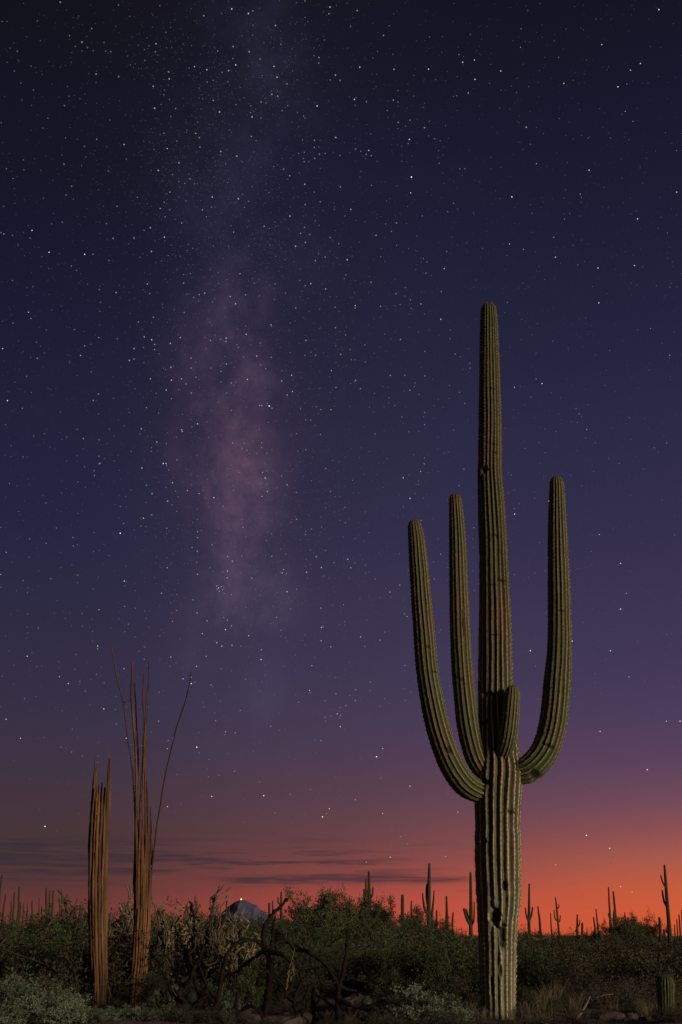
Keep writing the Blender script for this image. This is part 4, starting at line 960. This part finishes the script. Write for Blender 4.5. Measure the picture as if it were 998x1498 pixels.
stick('bleached dead limb lying in the scrub behind the big saguaro', [(778, 1372, 40), (790, 1374, 40), (802, 1371, 40)], .05, .03, 4, [[(788, 1374, 40), (787, 1380, 40)]])
# tufts of dry grass
def tuft(label, group, x, Y, h, n, seed):
    r_ = np.random.default_rng(seed); p = at(x, 1345, Y); B = Build()
    for k in range(n):
        a = r_.random() * 6.28; l = h * r_.uniform(.5, 1.1); d = np.array([math.cos(a), math.sin(a), 0]) * l * r_.uniform(.1, .6)
        b0 = np.array([r_.normal() * .05, r_.normal() * .05, -.01])
        tube(B, [b0, b0 + d * .4 + [0, 0, l * .6], b0 + d + [0, 0, l]], [.003, .0025, .001], 3)
    obj('grass_tuft', B.mesh('grass_tuft'), MAT['dry grass'], loc=(p[0], Y, float(gh(p[0], Y))), label=label, cat='grass', group=group)
for k, (x, Y, h) in enumerate([(785, 15.8, .42), (800, 16.5, .45), (760, 15.7, .25), (830, 16.0, .32), (700, 15.6, .18), (685, 15.8, .25), (735, 15.5, .16), (560, 15.7, .3), (480, 15.9, .22), (513, 15.6, .25), (170, 16.6, .14), (128, 17.2, .2), (360, 15.8, .25), (440, 15.6, .18), (880, 17.2, .3), (930, 16.8, .3), (955, 16.4, .25), (985, 15.9, .2)]):
    tuft('tuft of thin dry grass ' + ('by the dead saguaros' if x < 300 else 'among the dark chollas' if x < 600 else 'at the foot of the big saguaro' if x < 850 else 'near the young saguaro'), 'dry grass tufts', x, Y, h, 46, 700 + k)

# ------------------------------------------------------------------ stars
RS = 40000.0
rs = np.random.default_rng(21)
def star_field():
    n = 75000
    d = rs.normal(size=(n * 3, 3)); d[:, 2] = np.abs(d[:, 2]); d /= np.linalg.norm(d, axis=1)[:, None]
    nrm = np.array(mw_n); dist = d @ nrm
    coreV = np.array(core)
    wgt = .55 + .60 * np.exp(-(dist / .13) ** 2) * (.5 + .8 * np.exp(-(1 - d @ coreV) * 9))
    lump = .5 * np.sin(d[:, 0] * 23 + 3 * np.sin(d[:, 2] * 17)) * np.sin(d[:, 2] * 29 + 2 * np.sin(d[:, 0] * 31)) * .3
    wgt *= np.clip(1 + lump, .3, 2) * np.clip((d[:, 2] - .01) / .35, .05, 1)
    d = d[rs.random(len(d)) < wgt * .36]
    mag = rs.pareto(1.9, len(d)) * .052 + .06
    mag = np.minimum(mag, .9) * rs.choice([.55, .75, 1.0], len(mag))
    # dim unresolved cloud stars hugging the Milky Way plane
    k = 26000; e1 = np.array(p1.cross(mw_n).normalized()); e0 = np.array(p1)
    a = rs.uniform(-1.4, 1.9, k); a = np.concatenate([a, rs.normal(math.acos(max(-1, min(1, p1.dot(core)))), .22, 9000)])
    sgn = 1 if e1[2] > 0 else -1
    dd = np.cos(a)[:, None] * e0 + sgn * np.sin(a)[:, None] * e1 + nrm * (rs.normal(size=len(a)) * .055 + .02 * np.sin(a * 9) + .015 * np.sin(a * 23))[:, None]
    dd /= np.linalg.norm(dd, axis=1)[:, None]
    cl_ = np.sin(dd[:, 0] * 57 + 2 * np.sin(dd[:, 2] * 41)) * np.sin(dd[:, 2] * 63 + 2 * np.sin(dd[:, 0] * 71))
    keep = (dd[:, 2] > .12) & (rs.random(len(dd)) < np.clip((dd[:, 2] - .1) / .2, 0, 1) * np.clip(.5 + .6 * cl_, .05, 1))
    dd = dd[keep]
    d = np.concatenate([d, dd]); mag = np.concatenate([mag, .045 + rs.pareto(2.6, len(dd)) * .035])
    return d, np.minimum(mag * np.clip(.35 + d[:, 2] * 2.2, .35, 1), .9)
d, lum = star_field()
# named spots seen in the photograph (direction, strength, warmth)
spots = [(394, 594, 1.6, 0), (320, 860, 1.0, -1), (317, 857, .7, -1), (324, 858, .6, -1), (321, 865, .6, -1), (318, 862, .6, -1), (326, 863, .5, -1), (328, 868, .4, -1), (288, 1093, 1.4, 0), (386, 1164, 1.1, .2), (472, 1195, 1.4, 1), (482, 1183, .9, 1), (478, 1190, .5, 1), (551, 1107, 1.3, 0), (66, 1209, 1.3, .2), (858, 1222, 1.3, .3), (892, 1241, 1.0, .6),
  (837, 938, 2.0, .8), (908, 824, .9, -.5), (908, 891, 1.1, -.5), (776, 952, 1.2, -.7), (893, 952, .9, 0), (753, 752, 1.0, -.4), (602, 259, 1.5, 0), (749, 288, 1.3, -.8), (599, 204, 1.0, -.5), (862, 249, .9, 0), (464, 155, 1.0, 0), (401, 97, .8, 0), (345, 95, .9, 0), (369, 171, .8, 0), (176, 780, 1.5, -.6), (124, 372, 1.1, .3), (72, 369, .9, 0), (47, 337, 1.0, -.9), (11, 586, 1.1, -.6), (4, 510, .8, -.5), (9, 1052, .9, -.8), (143, 945, .8, 0),
  (330, 921, .9, 0), (364, 930, .8, -.4), (382, 965, 1.0, -.6), (947, 1126, 1.0, 0), (222, 497, 1.0, 1), (118, 520, .6, 0), (677, 91, .9, -.9), (627, 101, .9, 0), (695, 116, .8, 0), (904, 127, .9, 0), (937, 93, .8, -.5), (964, 14, 1.0, 0), (877, 782, .6, 0), (590, 699, .8, 0), (600, 729, .9, .3), (645, 467, .8, 0), (793, 561, .9, -.3), (413, 838, .8, -.8), (415, 833, .6, -.8), (419, 839, .5, -.8), (509, 818, .8, -.2), (239, 678, 1.0, 0), (313, 728, .9, 0), (210, 758, .8, 0), (243, 678, .8, 0), (268, 993, .7, 0), (280, 1000, 1.1, .1), (182, 850, .9, 0), (251, 556, .8, 0), (289, 620, .8, .3), (362, 555, .8, 0), (388, 699, .9, 0), (380, 593, .6, -.6), (398, 597, .6, -.8), (391, 590, .5, -.8),
  (508, 380, .9, -.3), (520, 447, .7, 0), (720, 443, .8, 0), (650, 393, .7, 0), (876, 443, .9, 0), (770, 186, .8, .9), (825, 122, .8, .9), (875, 392, .8, 0), (990, 281, .8, 0), (498, 1063, .8, -.4), (453, 1010, .7, 0), (310, 1165, .9, .2), (245, 1180, .7, .2), (600, 1150, .8, .1), (560, 1095, .6, 0), (520, 1170, .5, .3), (40, 960, .8, 0), (100, 1000, .8, .2), (152, 1037, .9, .1), (185, 1080, .9, .9), (87, 990, .6, 0), (30, 1080, .7, 0), (975, 1055, .7, 0), (995, 1055, .9, 0), (920, 990, .5, 0), (878, 1070, .8, 0), (560, 1190, .6, .3), (670, 1188, .6, .3), (813, 1265, .6, .9), (925, 1305, .6, .5), (908, 1297, .8, .7), (652, 1253, .6, .8), (571, 1254, .9, .9), (536, 1261, .6, .9)]
sd_ = np.array([direction(x, y) for x, y, *_ in spots]); sl = np.array([s[2] for s in spots]); sw = np.array([s[3] for s in spots])
d = np.concatenate([d, sd_]); lum = np.concatenate([lum, sl])
warm = np.concatenate([np.clip(rs.normal(-.3, .7, len(lum) - len(sl)), -1, 1), sw])
px = RS / 1025.0
size = px * np.clip(.30 + .27 * np.sqrt(lum), .32, .66)
u = np.cross(d, (.31, .17, .93)); u /= np.linalg.norm(u, axis=1)[:, None]; v = np.cross(d, u)
ctr = d * RS + [0, 0, CAM_Z]
offs = [u, v, -u, -v, d * .7, -d * .7]
V = np.stack([ctr + o_ * size[:, None] for o_ in offs], 1).reshape(-1, 3)
i = np.arange(len(d))[:, None] * 6
T = np.concatenate([i + q for q in ([0, 1, 4], [1, 2, 4], [2, 3, 4], [3, 0, 4], [1, 0, 5], [2, 1, 5], [3, 2, 5], [0, 3, 5])])
m = bpy.data.materials.new('starlight'); m.use_nodes = True; nt = m.node_tree
for n in list(nt.nodes): nt.nodes.remove(n)
em = nd(nt, 'ShaderNodeEmission'); out = nd(nt, 'ShaderNodeOutputMaterial')
wv_ = attr(nt, 'warm')
colr = mixc(nt, rng_(nt, wv_, -1, 0), (.62, .80, 1.0), (1, 1, 1)); colr = mixc(nt, rng_(nt, wv_, .15, 1), colr, (1, .72, .40))
nt.links.new(colr, em.inputs[0]); nt.links.new(attr(nt, 'lum'), em.inputs[1]); nt.links.new(em.outputs[0], out.inputs[0])
st = obj('stars', make_mesh('stars', V, [T], {'lum': np.repeat(lum, 6), 'warm': np.repeat(warm, 6)}, False), m, kind='stuff', label='field of small white stars across the night sky', cat='stars')
print('STARS', len(d), 'SHRUBS', cnt, 'TRIS', sum(len(p.data.polygons) for p in C.objects if p.type == 'MESH'), sum(len(x.polygons) for x in bpy.data.meshes))
